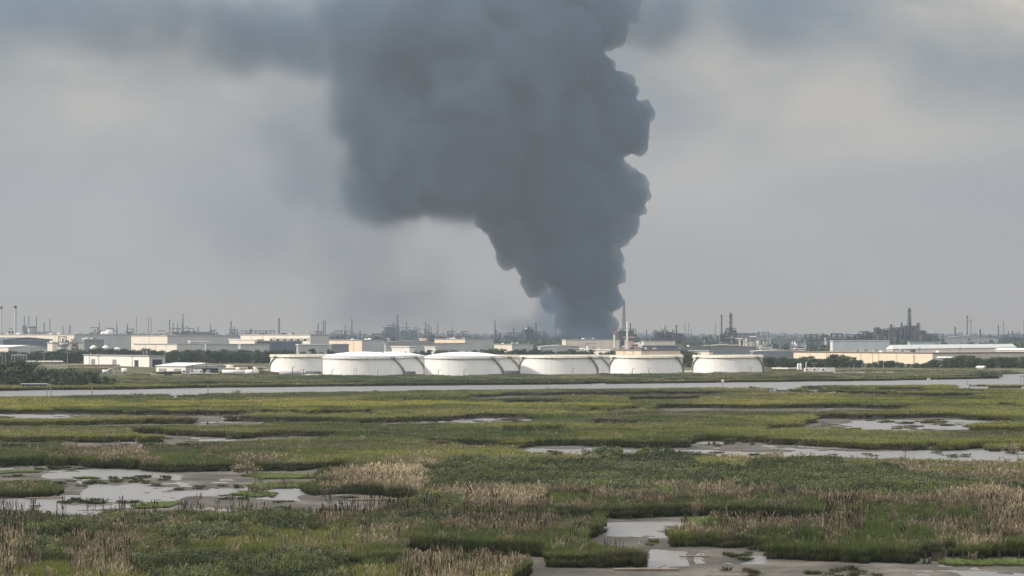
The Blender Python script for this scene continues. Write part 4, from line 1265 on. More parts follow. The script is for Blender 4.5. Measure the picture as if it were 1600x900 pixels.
column(825, 508.5, 3.2, 4500, 'twin-peaked refinery column left of the smoke, taller peak')
column(829, 510.5, 2.6, 4500, 'twin-peaked refinery column left of the smoke, lower peak')
chimney(837.5, 504.5, 2.6, 4600, 'stepped dark stack, tallest in the refinery left of the smoke', STEEL, rings=2)
chimney(850, 517.5, 3, 4600, 'stubby dark stack nearest the smoke column', STEEL, rings=0)
chimney(868, 504, 1.6, 4900, 'very faint stack at the left edge of the smoke', STEEL, rings=0)
chimney(815.5, 517.5, 3, 4700, 'squat hazy column left of the twin-peaked column', STEEL, rings=0)
lattice(975, 469, 5.2, 6400, 'tall hazy lattice flare tower right of the smoke', wt=.8)
chimney(960, 521, 2.8, 2000, 'white and red stack in front of the smoke foot', OFFWHITE, REDP, taper=.95, bands=1, rings=0)
chimney(980.2, 504, 2.8, 1950, 'tall clean white stack just right of the smoke', OFFWHITE, OFFWHITE, taper=.95, rings=0)
chimney(985, 505, 2.2, 2900, 'grey stack close behind the tall white stack', STEEL, rings=1)
chimney(1010.3, 516, 1.8, 3600, 'short dark stack left of the braced process unit', STEEL, rings=0)
column(1038, 508, 4.6, 3500, 'column topping the braced process unit')
chimney(1056.8, 508, 2.8, 3500, 'stack on the block right of the braced process unit', STEEL, rings=0)
FC_ = 'hairline faint stack in the haze behind the right-hand tanks'
for p_, y_ in ((1070, 505), (1076, 504.5), (1080, 515), (1118, 504)):
    chimney(p_, y_, 1.2, 7200, FC_, STEEL, group='hairline stacks behind the right tanks', rings=0)
chimney(1127.5, 492, 2.6, 3300, 'slim dark stack with a black tip beside the big tower', STEEL, DARK, rings=1)
column(1141.5, 489.5, 6.0, 3300, 'big dark cylindrical tower right of the slim black-tipped stack', STEEL)
column(1420.5, 482, 6.6, 3450, 'tallest tower crowning the right-hand refinery', STEEL)
column(1434.5, 505, 7.0, 3450, 'thick flat-topped tower right of the tallest refinery tower', STEEL)
column(1408.5, 504, 3.2, 3450, 'slim column left of the tallest refinery tower', STEEL)
column(1392, 507.5, 6, 3400, 'stocky tower with a stepped top in the right-hand refinery', STEEL)
chimney(1492.5, 511, 2.7, 3900, 'dark mid-height stack, leftmost of the right-hand stacks', STEEL, rings=0)
chimney(1502.5, 519, 1.6, 4000, 'tiny dark stack between the mid and tall stacks', STEEL, rings=0)
chimney(1511.5, 494, 2.7, 4400, 'tallest grey stack at the right with a sloping brace', MSTEEL, rings=0)
chimney(1516.8, 500, 2.2, 4600, 'pale grey stack just right of the tallest right stack', MSTEEL, rings=0)
chimney(1531.5, 515, 3.0, 3800, 'short thick stack right of the tall grey pair', STEEL, rings=0)
chimney(1559.8, 508, 2.2, 4000, 'single dark stack near the right edge', STEEL, rings=0)
for p_, y_ in ((1568, 502), (1600, 500)):
    chimney(p_, y_, 1.4, 7000, 'ghostly thin stack fading out at the right edge', STEEL, group='ghostly stacks at the right edge', rings=0)
chimney(1575.5, 517, 2.0, 5000, 'low hazy stack, first of three at the right edge', STEEL, rings=0)
chimney(1582, 516.5, 1.8, 4800, 'low dark stack with a crosspiece near the right edge', STEEL, rings=1)
chimney(1592.5, 518, 2.0, 5200, 'low hazy stack, last before the right edge', STEEL, rings=0)
t = thing('cooling_tower', 'hazy squat cooling tower behind the left warehouse', 'cooling tower', (PX(49, 5600), 5600, 1))
MB().lathe([(13, 0), (10.5, 14), (9.5, 22), (12.5, 40), (11.8, 40), (9, 22), (10, 10)], 24).build('shell', MSTEEL, t, True)
MB().lathe([(13.1, 36), (13.1, 38), (12.4, 38)], 24).build('rim', STEEL, t)
for p_, r_ in ((170, 6.5), (162, 4.5)):
    t = thing('sphere_tank', 'hazy pale sphere tank in the far left refinery, %s' % ('the larger' if r_ > 5 else 'the smaller'), 'sphere tank', (PX(p_, 4700), 4700, 1))
    q = 20
    MB().lathe([(r_ * 1.5 * math.sin(a) + .01, q + -r_ * 1.5 * math.cos(a)) for a in np.linspace(0, math.pi, 13)], 20).build('vessel', OFFWHITE, t, True)
    for i in range(8):
        m = MB()
        a = i * math.pi / 4
        m.bar((r_ * 1.45 * math.cos(a), r_ * 1.45 * math.sin(a), 0), (r_ * 1.45 * math.cos(a), r_ * 1.45 * math.sin(a), q), .4, 6)
        m.build('leg', MSTEEL, t)

# process units: steel frames with decks, vessels and pipes
def unit(x0, x1, ytop, d, label, m=STEEL, vm=MSTEEL, seed=0, name='process_unit', cat='process unit', dense=1.0, bare=False, towers=2):
    random.seed(seed + int(x0 * 7))
    W = (x1 - x0) / F * d
    h = PZ(ytop, d) - 1
    t = thing(name, label, cat, (PX((x0 + x1) / 2, d), d, 1.0), R(-12))
    dp = min(W * .6, 25)
    nb = max(2, int(W / 7))
    nl = max(2, int(h / 6))
    wt = max(.22, d / (4200 if bare else 6000))
    a = MB()
    for i in range(nb + 1):
        x = -W / 2 + W * i / nb
        hh = h * (1.0 if bare else random.choice([.55, .7, .85, 1.0]))
        for y in (-dp / 2, dp / 2):
            a.bar((x, y, 0), (x, y, hh), wt)
        a.bar((x, -dp / 2, hh), (x, dp / 2, hh), wt)
    for l in range(1, nl + 1):
        z = h * l / nl
        w0, w1 = (-W / 2, W / 2) if (bare or l <= nl * .6) else (random.uniform(-W / 2, 0), random.uniform(0, W / 2))
        for y in (-dp / 2, dp / 2):
            a.bar((w0, y, z), (w1, y, z), wt)
        if not bare:
            a.box(w0, w1, -dp / 2, dp / 2, z - .25, z - .05)
    if not bare:
        for i in range(nb):
            x = -W / 2 + W * i / nb
            a.bar((x, -dp / 2, 0), (x + W / nb, -dp / 2, h / nl), wt * .7)
    a.build('steel_frame', m, t)
    if bare:
        return t
    for k in range(int(nb * dense) + 1):
        x, y = random.uniform(-W / 2, W / 2), random.uniform(-dp / 2, dp / 2)
        r = random.uniform(1.0, 2.6)
        if random.random() < .55:
            MB().cyl(x, y, 0, h * random.uniform(.35, .8), r, r, 12).build('vessel', vm, t, True)
        else:
            z = h * random.choice([.2, .45, .65])
            MB().hcyl((x - 4, y, z), (x + 4, y, z), r * .8, 12).build('drum', vm, t, True)
    for k in range(towers):
        x = random.uniform(-W / 2.2, W / 2.2)
        MB().cyl(x, 0, 0, h * random.uniform(.85, 1.0), max(.6, d / 3800), max(.5, d / 4600), 10).build('flue', vm, t)
    p = MB()
    for k in range(6):
        z, y = h * random.uniform(.15, .6), random.uniform(-dp / 2, dp / 2)
        p.hcyl((-W / 2, y - dp * .3, z), (W / 2, y - dp * .3, z), .25, 6)
    p.build('pipe_run', vm, t, kind='stuff')
    for k in range(3):
        w0 = -W / 2 + W * k / 3
        MB().box(w0 + W * .02, w0 + W * random.uniform(.2, .34), random.uniform(-dp / 3, 0), dp / 2, 0, h * random.uniform(.45, .85)).build('equipment_block', m, t)
    return t
UN = [(14, 20, 514, 4900, 'hazy low plant left of the pale chimney pair', 0), (36, 42, 509, 5400, 'hazy narrow plant left of the cooling tower', 0), (58, 92, 519, 5200, 'hazy low plant right of the cooling tower', 0), (142, 154, 512, 5000, 'rounded hazy plant left of the spiked column', 0), (158, 181, 513, 5000, 'hazy plant round the sphere tanks', 1),
      (192, 208, 514, 4900, 'hazy plant beside the square-topped stack', 0), (247, 258, 517, 4200, 'dark plant peeking over the cream factory', 0), (262, 300, 513, 5400, 'hazy plant at the foot of the solitary column', 2), (329, 339, 516, 4400, 'dark leaning plant on the roof line', 0), (355, 370, 515, 5600, 'hazy plant round the two thin stacks', 0), (374, 432, 517, 4800, 'long hazy plant above the hooded factory', 2),
      (488, 502, 518, 4200, 'dark block plant left of the grey factory side', 0), (520, 556, 517, 5200, 'hazy plant at the foot of the two columns', 2), (556, 576, 523, 3200, 'brownish plant by the short dark chimney', 0), (574, 594, 522, 2900, 'rusty plant with open decks above the peach block', 1), (588, 613, 522, 2700, 'dark purple-grey plant left of the lilac hall', 0), (598, 622, 508, 5800, 'big faint plant block above the lilac hall', 2),
      (625, 650, 512, 5600, 'faint plant right of the tall faint stack', 1), (657, 680, 520, 4600, 'dark plant at the foot of the paired columns', 2), (700, 714, 518, 5000, 'hazy plant below the pointed tower', 0), (718, 735, 518, 5000, 'rounded hazy plant above the peach warehouse', 1), (768, 782, 517, 4900, 'hazy plant below the faint lattice mast', 1), (786, 815, 520, 4700, 'hazy spread of plant left of the smoke', 2),
      (817, 835, 512, 4500, 'dark refinery unit under the twin peaks', 2), (834, 856, 519, 4500, 'dark refinery unit next to the smoke', 2), (961, 992, 514, 3900, 'dark refinery block right of the smoke', 2), (1018, 1032, 521, 3500, 'plant left of the braced process unit', 0), (1023, 1052, 516, 3450, 'braced dark process unit under its column', 3), (1055, 1069, 521, 3450, 'square dark plant right of the braced unit', 0),
      (1072, 1100, 526, 4000, 'low dark plant behind the right-hand tanks', 1), (1121, 1134, 522, 3250, 'dark plant at the foot of the slim stack', 1), (1133, 1150, 513, 3250, 'dark plant round the big tower', 2), (1279, 1294, 522, 3200, 'boxy dark plant left of the portal frame', 0), (1316, 1345, 523, 3500, 'low left flank of the right-hand refinery', 2), (1340, 1366, 518, 3450, 'rising left part of the right-hand refinery', 2),
      (1366, 1376, 512, 3400, 'boxy tower plant in the right-hand refinery', 0), (1376, 1390, 514, 3400, 'square plant beside the boxy tower plant', 1), (1388, 1402, 513, 3450, 'plant round the stocky tower', 1), (1398, 1432, 510, 3450, 'central mass of the right-hand refinery', 4), (1428, 1446, 517, 3400, 'plant under the thick flat-topped tower', 2), (1444, 1464, 522, 3450, 'low right flank of the right-hand refinery', 1), (1460, 1475, 522, 3300, 'dark box plant right of the refinery', 0),
      (1478, 1492, 527, 3700, 'low plant left of the right-hand stacks', 0), (1520, 1560, 526, 4300, 'low hazy plant between the right-hand stacks', 1), (1570, 1604, 523, 4600, 'low hazy plant at the right edge', 2)]
for i, (a, b, y, d, lb, tw) in enumerate(UN):
    big = 1310 < a < 1465 or 815 < a < 1060
    unit(a, b, y, d, lb, STEEL, STEEL if big else MSTEEL, seed=i * 13, towers=tw + (2 if big else 0), dense=2.2 if big else 1.0)
unit(1258, 1276, 523, 3100, 'open dark steel frame left of the boxy plant', bare=True, name='steel_frame_tower', cat='steel frame')
unit(1299, 1316, 521.5, 3150, 'dark portal frame above the white warehouse', bare=True, name='portal_frame', cat='steel frame', seed=3)
unit(1184, 1200, 518.5, 2500, 'thin open gantry frame right of the pale pipework', m=MSTEEL, bare=True, name='gantry', cat='gantry', seed=4)
unit(972, 1001, 527, 2050, 'white and red pipework unit by the tall white stack', m=mat('faded_pink_steel', (.46, .34, .30), .7, .2, .3, .2), vm=OFFWHITE, seed=5, dense=2)
unit(1146, 1166, 529, 2150, 'tan tower unit with white tanks', m=BEIGE, vm=BEIGE, seed=6, dense=2)
unit(1168, 1188, 526, 2150, 'pale pipework unit right of the tan tower', m=OFFWHITE, vm=MSTEEL, seed=7, dense=2)
unit(1188, 1207, 530, 2250, 'grey low pipework left of the dark long hall', m=MSTEEL, vm=OFFWHITE, seed=8)
unit(92, 103, 526, 2050, 'dark pipe tower beside the dark slate roof', m=STEEL, vm=MSTEEL, seed=9)
unit(112, 121, 525, 2100, 'brown pipe tower right of the beige block', m=RUST, vm=MSTEEL, seed=10)
unit(352, 392, 570, 1330, 'brownish pipe manifold right of the low white shed', m=RUST, vm=BEIGE, seed=11, dense=2, towers=0)
unit(392, 424, 574, 1340, 'low pipe rack left of the back-row tank', m=MSTEEL, vm=OFFWHITE, seed=12, towers=0)
unit(113, 181, 570.5, 1380, 'brown steel pipe rack before the long warehouse', m=RUST, vm=MSTEEL, bare=True, name='pipe_rack', cat='pipe rack', seed=13)
unit(20, 40, 555, 1480, 'grey steel gantry at the left above the bank trees', m=MSTEEL, bare=True, name='gantry', cat='gantry', seed=14)
unit(1236, 1258, 531, 2700, 'hazy clutter of pipework beside the dark long hall', m=MSTEEL, vm=OFFWHITE, seed=15)
unit(905, 940, 536, 2300, 'pale pipework on the apron of the beige warehouse', m=MSTEEL, vm=OFFWHITE, seed=16, towers=0)
for p_, lb in ((146, 'pale upright silo, left of two by the dark process hall'), (165, 'pale upright silo, right of two by the dark process hall')):
    t = thing('silo', lb, 'silo', (PX(p_, 2060), 2060, 1))
    MB().lathe([(3.2, 0), (3.2, 9.5), (1.0, 11.4), (.01, 11.5)], 20).build('vessel', OFFWHITE, t, True)
    MB().bar((2.6, -2.4, 0), (2.6, -2.4, 11), .15).bar((3.1, -2.0, 0), (3.1, -2.0, 11), .15).build('ladder', MSTEEL, t)
t = thing('silo', 'wide pale tank right of the two silos by the process hall', 'silo', (PX(183, 2060), 2060, 1))
MB().lathe([(3.9, 0), (3.9, 8.5), (1.0, 9.6), (.01, 9.7)], 20).build('vessel', OFFWHITE, t, True)
MB().lathe([(4.0, 8.2), (4.0, 8.5), (3.8, 8.5)], 20).build('rim', MSTEEL, t)
for p_, lb in ((1247.2, 'white upright cylinder, left of the pair beside the pump house'), (1251, 'white upright cylinder, right of the pair beside the pump house')):
    t = thing('vessel', lb, 'cylinder', (PX(p_, 1310), 1310, 1.2))
    MB().lathe([(.62, 0), (.62, 4.3), (.4, 4.75), (.01, 4.85)], 16).build('vessel_shell', OFFWHITE, t, True)
    MB().cyl(0, 0, -.3, .1, .75).build('foot', MSTEEL, t)
# crossing pale pipe bridge at left
t = thing('pipe_bridge', 'pale raised pipe on supports above the bank trees', 'pipe bridge', (PX(70, 1420), 1420, 1.2), R(-6))
MB().hcyl((-11, 0, 4.6), (11, 0, 4.6), .45).hcyl((-10, .9, 4.4), (10, .9, 4.4), .25).build('pipe', OFFWHITE, t)
for x in (-10, -3.5, 3.5, 6, 8):
    MB().bar((x, 0, -.5), (x, 0, 4.2 if x < 4 else 5.8), .22).build('support', MSTEEL, t)
# ------------------------------------------------------------------ poles, lamps, marks
def pole(px, ytop, d, label, head='lamp', name='lamp_post', cat='lamp post', w=.22, m=MSTEEL, z0=1.3, group=None):
    h = PZ(ytop, d) - z0
    t = thing(name, label, cat, (PX(px, d), d, z0), R(20), group)
    MB().cyl(0, 0, -.5, h, w, w * .7, 8).build('pole', m, t)
    if head == 'lamp':
        MB().bar((0, 0, h), (.9, 0, h + .15), .07).build('arm', m, t)
        MB().box(.6, 1.4, -.2, .2, h + .05, h + .22).build('lamp_head', MSTEEL, t)
    elif head == 'twin':
        MB().bar((-1.1, 0, h), (1.1, 0, h), .07).build('arm', m, t)
        MB().box(-1.6, -.8, -.2, .2, h + .02, h + .2).build('lamp_head', OFFWHITE, t)
        MB().box(.8, 1.6, -.2, .2, h + .02, h + .2).build('lamp_head', OFFWHITE, t)
    elif head == 'cross':
        MB().bar((-1.2, 0, h - .5), (1.2, 0, h - .5), .1).build('crossarm', WOOD, t)
        MB().cyl(-1.0, 0, h - .45, h - .15, .09).build('insulator', GLASS, t)
        MB().cyl(1.0, 0, h - .45, h - .15, .09).build('insulator', GLASS, t)
    return t
pole(518.5, 577.5, 1160, 'lamp post before the left part of the first domed tank')
pole(590, 580, 1160, 'lamp post before the right part of the first domed tank')
pole(685, 578, 1160, 'lamp post before the left part of the second domed tank')
pole(725, 578, 1160, 'lamp post before the middle of the second domed tank')
pole(894.5, 576, 1170, 'lamp post before the third front tank')
pole(988, 576, 1200, 'left lamp post before the fourth front tank')
pole(1013.5, 576, 1200, 'right lamp post before the fourth front tank')
pole(1173, 574, 1240, 'lamp post before the last front tank')
t = thing('vent_pipe', 'tall inverted-U vent pipe before the first domed tank', 'pipe', (PX(555, 1162), 1162, 1.3), R(15))
MB().bar((-.6, 0, -.4), (-.6, 0, 3.9), .1, 8).bar((.6, 0, -.4), (.6, 0, 3.9), .1, 8).bar((-.6, 0, 3.9), (.6, 0, 3.9), .1, 8).build('pipe', MSTEEL, t)
pole(105.5, 550.5, 1450, 'tall twin-headed lamp post left of the long off-white warehouse', 'twin')
pole(69, 551, 1500, 'twin-headed lamp post above the pale raised pipe', 'twin')
pole(139.5, 551.5, 1440, 'lamp post at the left end of the long off-white warehouse')
pole(154.3, 556, 1380, 'utility pole over the brown pipe rack', 'cross', 'utility_pole', 'utility pole', m=WOOD)
pole(206.5, 556, 1350, 'thin utility pole before the long off-white warehouse', 'cross', 'utility_pole', 'utility pole', m=WOOD)
pole(3.5, 553, 1500, 'grey mast at the left edge above the bank trees', None, 'mast', 'mast')
pole(8.5, 552, 1490, 'second grey mast from the left edge', None, 'mast', 'mast')
pole(300.2, 568, 1235, 'dark pole in front of the low white shed', None, 'mast', 'mast', m=STEEL)
pole(322.5, 566, 1235, 'dark pole right of the shed opening', None, 'mast', 'mast', m=STEEL)
pole(394.3, 564.5, 1180, 'slim pale pole left of the back-row tank', 'lamp')
pole(457, 574, 1190, 'dark crook-topped post before the far-left tank', 'lamp', m=STEEL)
pole(474, 577, 1190, 'dark T-headed post before the far-left tank', 'twin', m=STEEL)
pole(1259.5, 565.5, 1290, 'white mast right of the white cylinders', 'lamp', 'mast', 'mast', m=OFFWHITE, w=.3)
pole(1272, 568, 1290, 'twin-headed lamp post right of the white mast', 'twin')
pole(1334, 569, 1270, 'thin lamp post before the left of the cream warehouse', 'lamp')
pole(1347.5, 567, 1330, 'thin pole before the wooded gap of the cream warehouse', 'lamp')
pole(1380.5, 566, 1330, 'thin pole before the middle trees', 'lamp')
pole(1363.5, 553.5, 1600, 'twin lamp post against the cream warehouse panels', 'twin')
pole(1427.5, 556, 1600, 'pale post against the right of the cream warehouse', 'cross', 'utility_pole', 'utility pole')
pole(1077, 566, 1500, 'pale lamp post in the tree gap between the last two tanks', 'twin')
pole(1437, 543, 1660, 'dark lamp post on the cream warehouse roof edge', 'twin', m=STEEL)
pole(1500, 543, 1660, 'dark lamp post before the white hipped roof', 'twin', m=STEEL)

def marker(px, ytop, ybase, label, board=None, frame=False):
    d = H * F / (ybase - HY)
    t = thing('channel_marker', label, 'channel marker', (PX(px, d), d, -1.2), R(10))
    h = PZ(ytop, d) + 1.2
    MB().cyl(0, 0, 0, h, .17, .15, 8).build('pile', WOOD, t)
    if board:
        MB().box(-.55, .55, -.26, -.20, h - 1.2, h - .1).build('board', board, t)
    if frame:
        MB().cyl(1.5, 0, 0, h, .17, .15, 8).build('pile', WOOD, t)
        MB().box(-.3, 1.8, -.16, .16, h - .35, h).build('crossbeam', WOOD, t)
    return t
marker(143.6, 603.5, 621, 'slender channel marker pile in the left reach')
marker(79.5, 606, 621, 'marker pile right of the moored barge')
marker(73.5, 608, 621, 'bare pile just off the moored barge')
marker(1129, 592.5, 607, 'channel marker with a small white board below the last tank', OFFWHITE)
marker(1595, 587, 600, 'dark two-legged dolphin at the right edge of the channel', None, True)
marker(1511, 594, 602, 'faint thin pile in the right reach')
marker(325, 600, 617, 'faint thin pile in the middle left reach')

# ------------------------------------------------------------------ boats and barge
def boat(px, ybase, L, label, cat='boat', name='boat', cabin=True, rz=0):
    d = H * F / (ybase - HY)
    t = thing(name, label, cat, (PX(px, d), d, -.1), rz)
    st = [(-.5, .42, .42), (-.2, .5, .45), (.2, .45, .5), (.42, .2, .6), (.5, .02, .68)]
    v, f = [], []
    B = L * .28
    for s, w, z in st:
        v += [(s * L, -w * B, z * 1.3), (s * L, -w * B * .6, -.2), (s * L, w * B * .6, -.2), (s * L, w * B, z * 1.3)]
    for i in range(len(st) - 1):
        for k in range(3):
            f.append((i * 4 + k, i * 4 + k + 1, i * 4 + 5 + k, i * 4 + 4 + k))
    f.append((0, 3, 2, 1))
    MB().add(v, f).build('hull', OFFWHITE, t)
    MB().add([(s * L, -w * B * .96, z * 1.3 - .12) for s, w, z in st] + [(s * L, w * B * .96, z * 1.3 - .12) for s, w, z in st], [(i, i + 1, 6 + i, 5 + i) for i in range(4)]).build('deck', MSTEEL, t)
    if cabin:
        c = MB().box(-.15 * L, .1 * L, -.28 * B, .28 * B, .45, 1.5).build('cabin', OFFWHITE, t)
        MB().box(-.13 * L, .101 * L + .02, -.285 * B, .285 * B, .95, 1.3).build('window', GLASS, c)
    MB().box(-.54 * L, -.5 * L, -.2, .2, -.1, .7).build('outboard', DARK, t)
    return t
boat(934.5, 601.6, 5.6, 'small open white boat moored mid-channel below the third tank', cabin=False)
boat(1452, 595.6, 5.6, 'low white boat by the far bank at the right', cabin=True)
boat(1297, 615.2, 4.2, 'stranded little white skiff in the right marsh', 'skiff', 'skiff', cabin=False, rz=.3)
bd = 955.0
t = thing('barge', 'dark moored barge with a long pale canopy under the left bank trees', 'barge', (PX(56, bd), bd, 0), R(-3))
MB().box(-6.2, 6.2, -1.8, 1.8, -.4, .75).build('hull', DARK, t)
MB().box(-5.6, 4.6, -1.7, 1.7, 2.15, 2.4).build('canopy', mat('pale_canopy_sheet', (.50, .50, .50), .7, .15, .5, .3), t)
for i in range(8):
    x = -5.4 + i * 1.4
    MB().box(x - .08, x + .08, -1.6, -1.44, .75, 2.15).build('canopy_post', MSTEEL, t)
MB().box(4.7, 6.0, -1.2, 1.2, .75, 2.2).build('wheelhouse', MSTEEL, t)
MB().box(-5.3, 4.4, -1.3, 1.4, .76, 2.1).build('deckhouse', DARK, t)

# ------------------------------------------------------------------ vehicles and yard gear
def truck(px, d, L, label, name='truck', cat='truck', m=OFFWHITE, body='box', rz=0.15):
    t = thing(name, label, cat, (PX(px, d), d, 1.45), rz)
    ch = MB().box(-L / 2, L / 2, -.9, .9, .55, .75).build('chassis', DARK, t)
    cab = MB().add([(-L / 2, -1, .75), (-L / 2 + 1.8, -1, .75), (-L / 2 + 1.8, -1, 2.6), (-L / 2 + .5, -1, 2.6), (-L / 2, -1, 1.6), (-L / 2, 1, .75), (-L / 2 + 1.8, 1, .75), (-L / 2 + 1.8, 1, 2.6), (-L / 2 + .5, 1, 2.6), (-L / 2, 1, 1.6)],
                   [(0, 1, 2, 3, 4), (9, 8, 7, 6, 5), (0, 4, 9, 5), (4, 3, 8, 9), (3, 2, 7, 8), (2, 1, 6, 7), (1, 0, 5, 6)]).build('cab', m, t)
    MB().box(-L / 2 + .6, -L / 2 + 1.5, -1.02, -1.003, 1.6, 2.3).build('window', GLASS, cab)
    if body == 'box':
        MB().box(-L / 2 + 2.0, L / 2, -1.15, 1.15, .8, 3.0).build('cargo_box', m, t)
    elif body == 'tank':
        MB().hcyl((-L / 2 + 2.1, 0, 1.9), (L / 2, 0, 1.9), 1.15, 16).build('cargo_tank', m, t, True)
    else:
        MB().box(-L / 2 + 2.0, L / 2, -1.15, 1.15, .8, 1.1).build('flat_bed', m, t)
    for x in (-L / 2 + .9, L / 2 - 2.2, L / 2 - 1.0):
        for y in (-1.0, 1.0):
            MB().hcyl((x, y - .14, .48), (x, y + .14, .48), .48, 12).build('wheel', RUBBER, t)
    return t
truck(295, 1200, 7, 'white flatbed truck parked before the low shed, left one', body='flat')
truck(306, 1205, 6, 'white box truck in the middle of the yard before the low shed')
truck(321, 1205, 6.5, 'white truck right of the box truck by the shed opening', body='flat')
truck(333, 1200, 7, 'white flatbed truck nearest the white tank trailers', body='flat')
def trailer(px0, px1, d, label):
    L = (px1 - px0) / F * d
    t = thing('tank_trailer', label, 'tank trailer', (PX((px0 + px1) / 2, d), d, 1.4), R(4))
    MB().hcyl((-L / 2, 0, 1.7), (L / 2, 0, 1.7), 1.2, 18).build('tank', OFFWHITE, t, True)
    MB().box(-L / 2 + .4, L / 2 - .4, -.8, .8, .35, .6).build('frame', DARK, t)
    for x in (-L / 2 + 1, -L / 2 + 2.2, L / 2 - 1.5):
        MB().hcyl((x, -1, .45), (x, -.72, .45), .45, 12).build('wheel', RUBBER, t)
    return t
trailer(347, 382, 1195, 'longer white tank trailer right of the low shed')
trailer(383, 404, 1200, 'shorter white tank trailer left of the far-left tank')
t = thing('pipe_drum', 'long lilac-grey horizontal drum lying before the far-left tank', 'drum', (PX(454, 1200), 1200, 1.4), R(3))
MB().hcyl((-5.6, 0, 1.3), (5.6, 0, 1.3), 1.05, 18).build('vessel', mat('lilac_grey_paint', (.45, .41, .45), .6, .1, .3, .2), t, True)
MB().box(-4.2, -3.6, -.8, .8, -.4, .6).box(3.6, 4.2, -.8, .8, -.4, .6).build('saddle', MSTEEL, t)
t = thing('dumpster', 'dark open skip in the grass before the low shed', 'skip', (PX(263, 1190), 1190, 1.4), R(8))
MB().add([(-2, -1, .2), (2, -1, .2), (2.3, -1.1, 2.2), (-2.3, -1.1, 2.2), (-2, 1, .2), (2, 1, .2), (2.3, 1.1, 2.2), (-2.3, 1.1, 2.2)], [(0, 1, 2, 3), (5, 4, 7, 6), (1, 5, 6, 2), (4, 0, 3, 7), (4, 5, 1, 0)]).build('body', STEEL, t)
MB().box(-2.35, 2.35, -1.16, -1.1, 2.05, 2.2).build('rim', MSTEEL, t)
for p_, lb, r_ in ((164, 'small pale tank, first of three on the grass by the bank trees', .9), (194, 'rounded pale tank, last of three on the grass by the bank trees', 1.3)):
    t = thing('small_tank', lb, 'tank', (PX(p_, 1250), 1250, 1.4), R(10))
    MB().hcyl((-1.4, 0, r_ + .3), (1.4, 0, r_ + .3), r_, 16).build('vessel', OFFWHITE, t, True)
    MB().box(-1, -.7, -.6, .6, -.3, .5).box(.7, 1, -.6, .6, -.3, .5).build('saddle', MSTEEL, t)
t = thing('arched_frame', 'white arched frame in the middle of the small pale tanks', 'frame', (PX(173, 1250), 1250, 1.4), R(15))
m = MB()
for y in (0, 1.6):
    pts_ = [(1.5 * math.cos(a), y, 1.2 + 1.5 * math.sin(a)) for a in np.linspace(0, math.pi, 9)]
    for a, b in zip(pts_[:-1], pts_[1:]):
        m.bar(a, b, .16)
    m.bar((1.5, y, -.3), (1.5, y, 1.2), .16).bar((-1.5, y, -.3), (-1.5, y, 1.2), .16)
m.build('hoop', OFFWHITE, t)
MB().box(-1.2, 1.2, .3, 1.3, -.2, 1.6).build('housing', MSTEEL, t)
for p_, L_, lb in ((1267, 5, 'white box trailer, first in the row right of the cylinders'), (1280, 6, 'white box trailer, second in the row right of the cylinders'), (1293, 5.5, 'white box trailer, third in the row right of the cylinders')):
    truck(p_, 1260, L_ + 2, lb, 'box_truck', 'box truck')
def barrier(px0, px1, d, label, h=1.0, m=OFFWHITE):
    L = (px1 - px0) / F * d
    t = thing('low_wall', label, 'wall', (PX((px0 + px1) / 2, d), d, 1.4), R(3))
    n = max(2, int(L / 3.2))
    me_ = MB().add([(-L / n / 2 + .05, -.3, -.4), (L / n / 2 - .05, -.3, -.4), (L / n / 2 - .05, .3, -.4), (-L / n / 2 + .05, .3, -.4), (-L / n / 2 + .05, -.12, h), (L / n / 2 - .05, -.12, h), (L / n / 2 - .05, .12, h), (-L / n / 2 + .05, .12, h)],
                   [(0, 1, 5, 4), (1, 2, 6, 5), (2, 3, 7, 6), (3, 0, 4, 7), (4, 5, 6, 7)]).mesh('block', m)
    for k in range(n):
        link('block', me_, t).location = (-L / 2 + (k + .5) * L / n, 0, 0)
barrier(1302, 1320, 1250, 'low pinkish wall right of the box trailers', .8, BEIGE)
barrier(1321, 1352, 1250, 'low white wall on the right grass')
barrier(1361, 1379, 1250, 'short white wall farther right on the grass')
barrier(1384, 1396, 1255, 'last stub of white wall on the right grass')
barrier(1192, 1208, 1290, 'low white wall between last tank and pump house', 1.4)
barrier(1068, 1083, 1290, 'white pipe barrier in the gap before the last front tank', 1.2)
barrier(787, 813, 1240, 'white barrier between second and third front tanks', 1.2)
barrier(934, 953, 1250, 'white barrier between third and fourth front tanks', 1.2)
barrier(631, 662, 1240, 'pale low wall between the two domed tanks', .9, BEIGE)
barrier(478, 503, 1195, 'tan low wall at the foot of the far-left tank', .8, BEIGE)
for p_, lb in ((637, 'dark valve cluster between the two domed tanks'), (795, 'dark pipe manifold between second and third front tanks'), (944, 'dark pipe manifold between third and fourth front tanks'), (1075, 'dark pipe manifold left of the last front tank'), (487, 'dark valve cluster before the far-left tank')):
    unit(p_ - 5, p_ + 5, 583, 1225, lb, m=RUST, vm=STEEL, name='pipe_manifold', cat='pipework', seed=int(p_), towers=0)

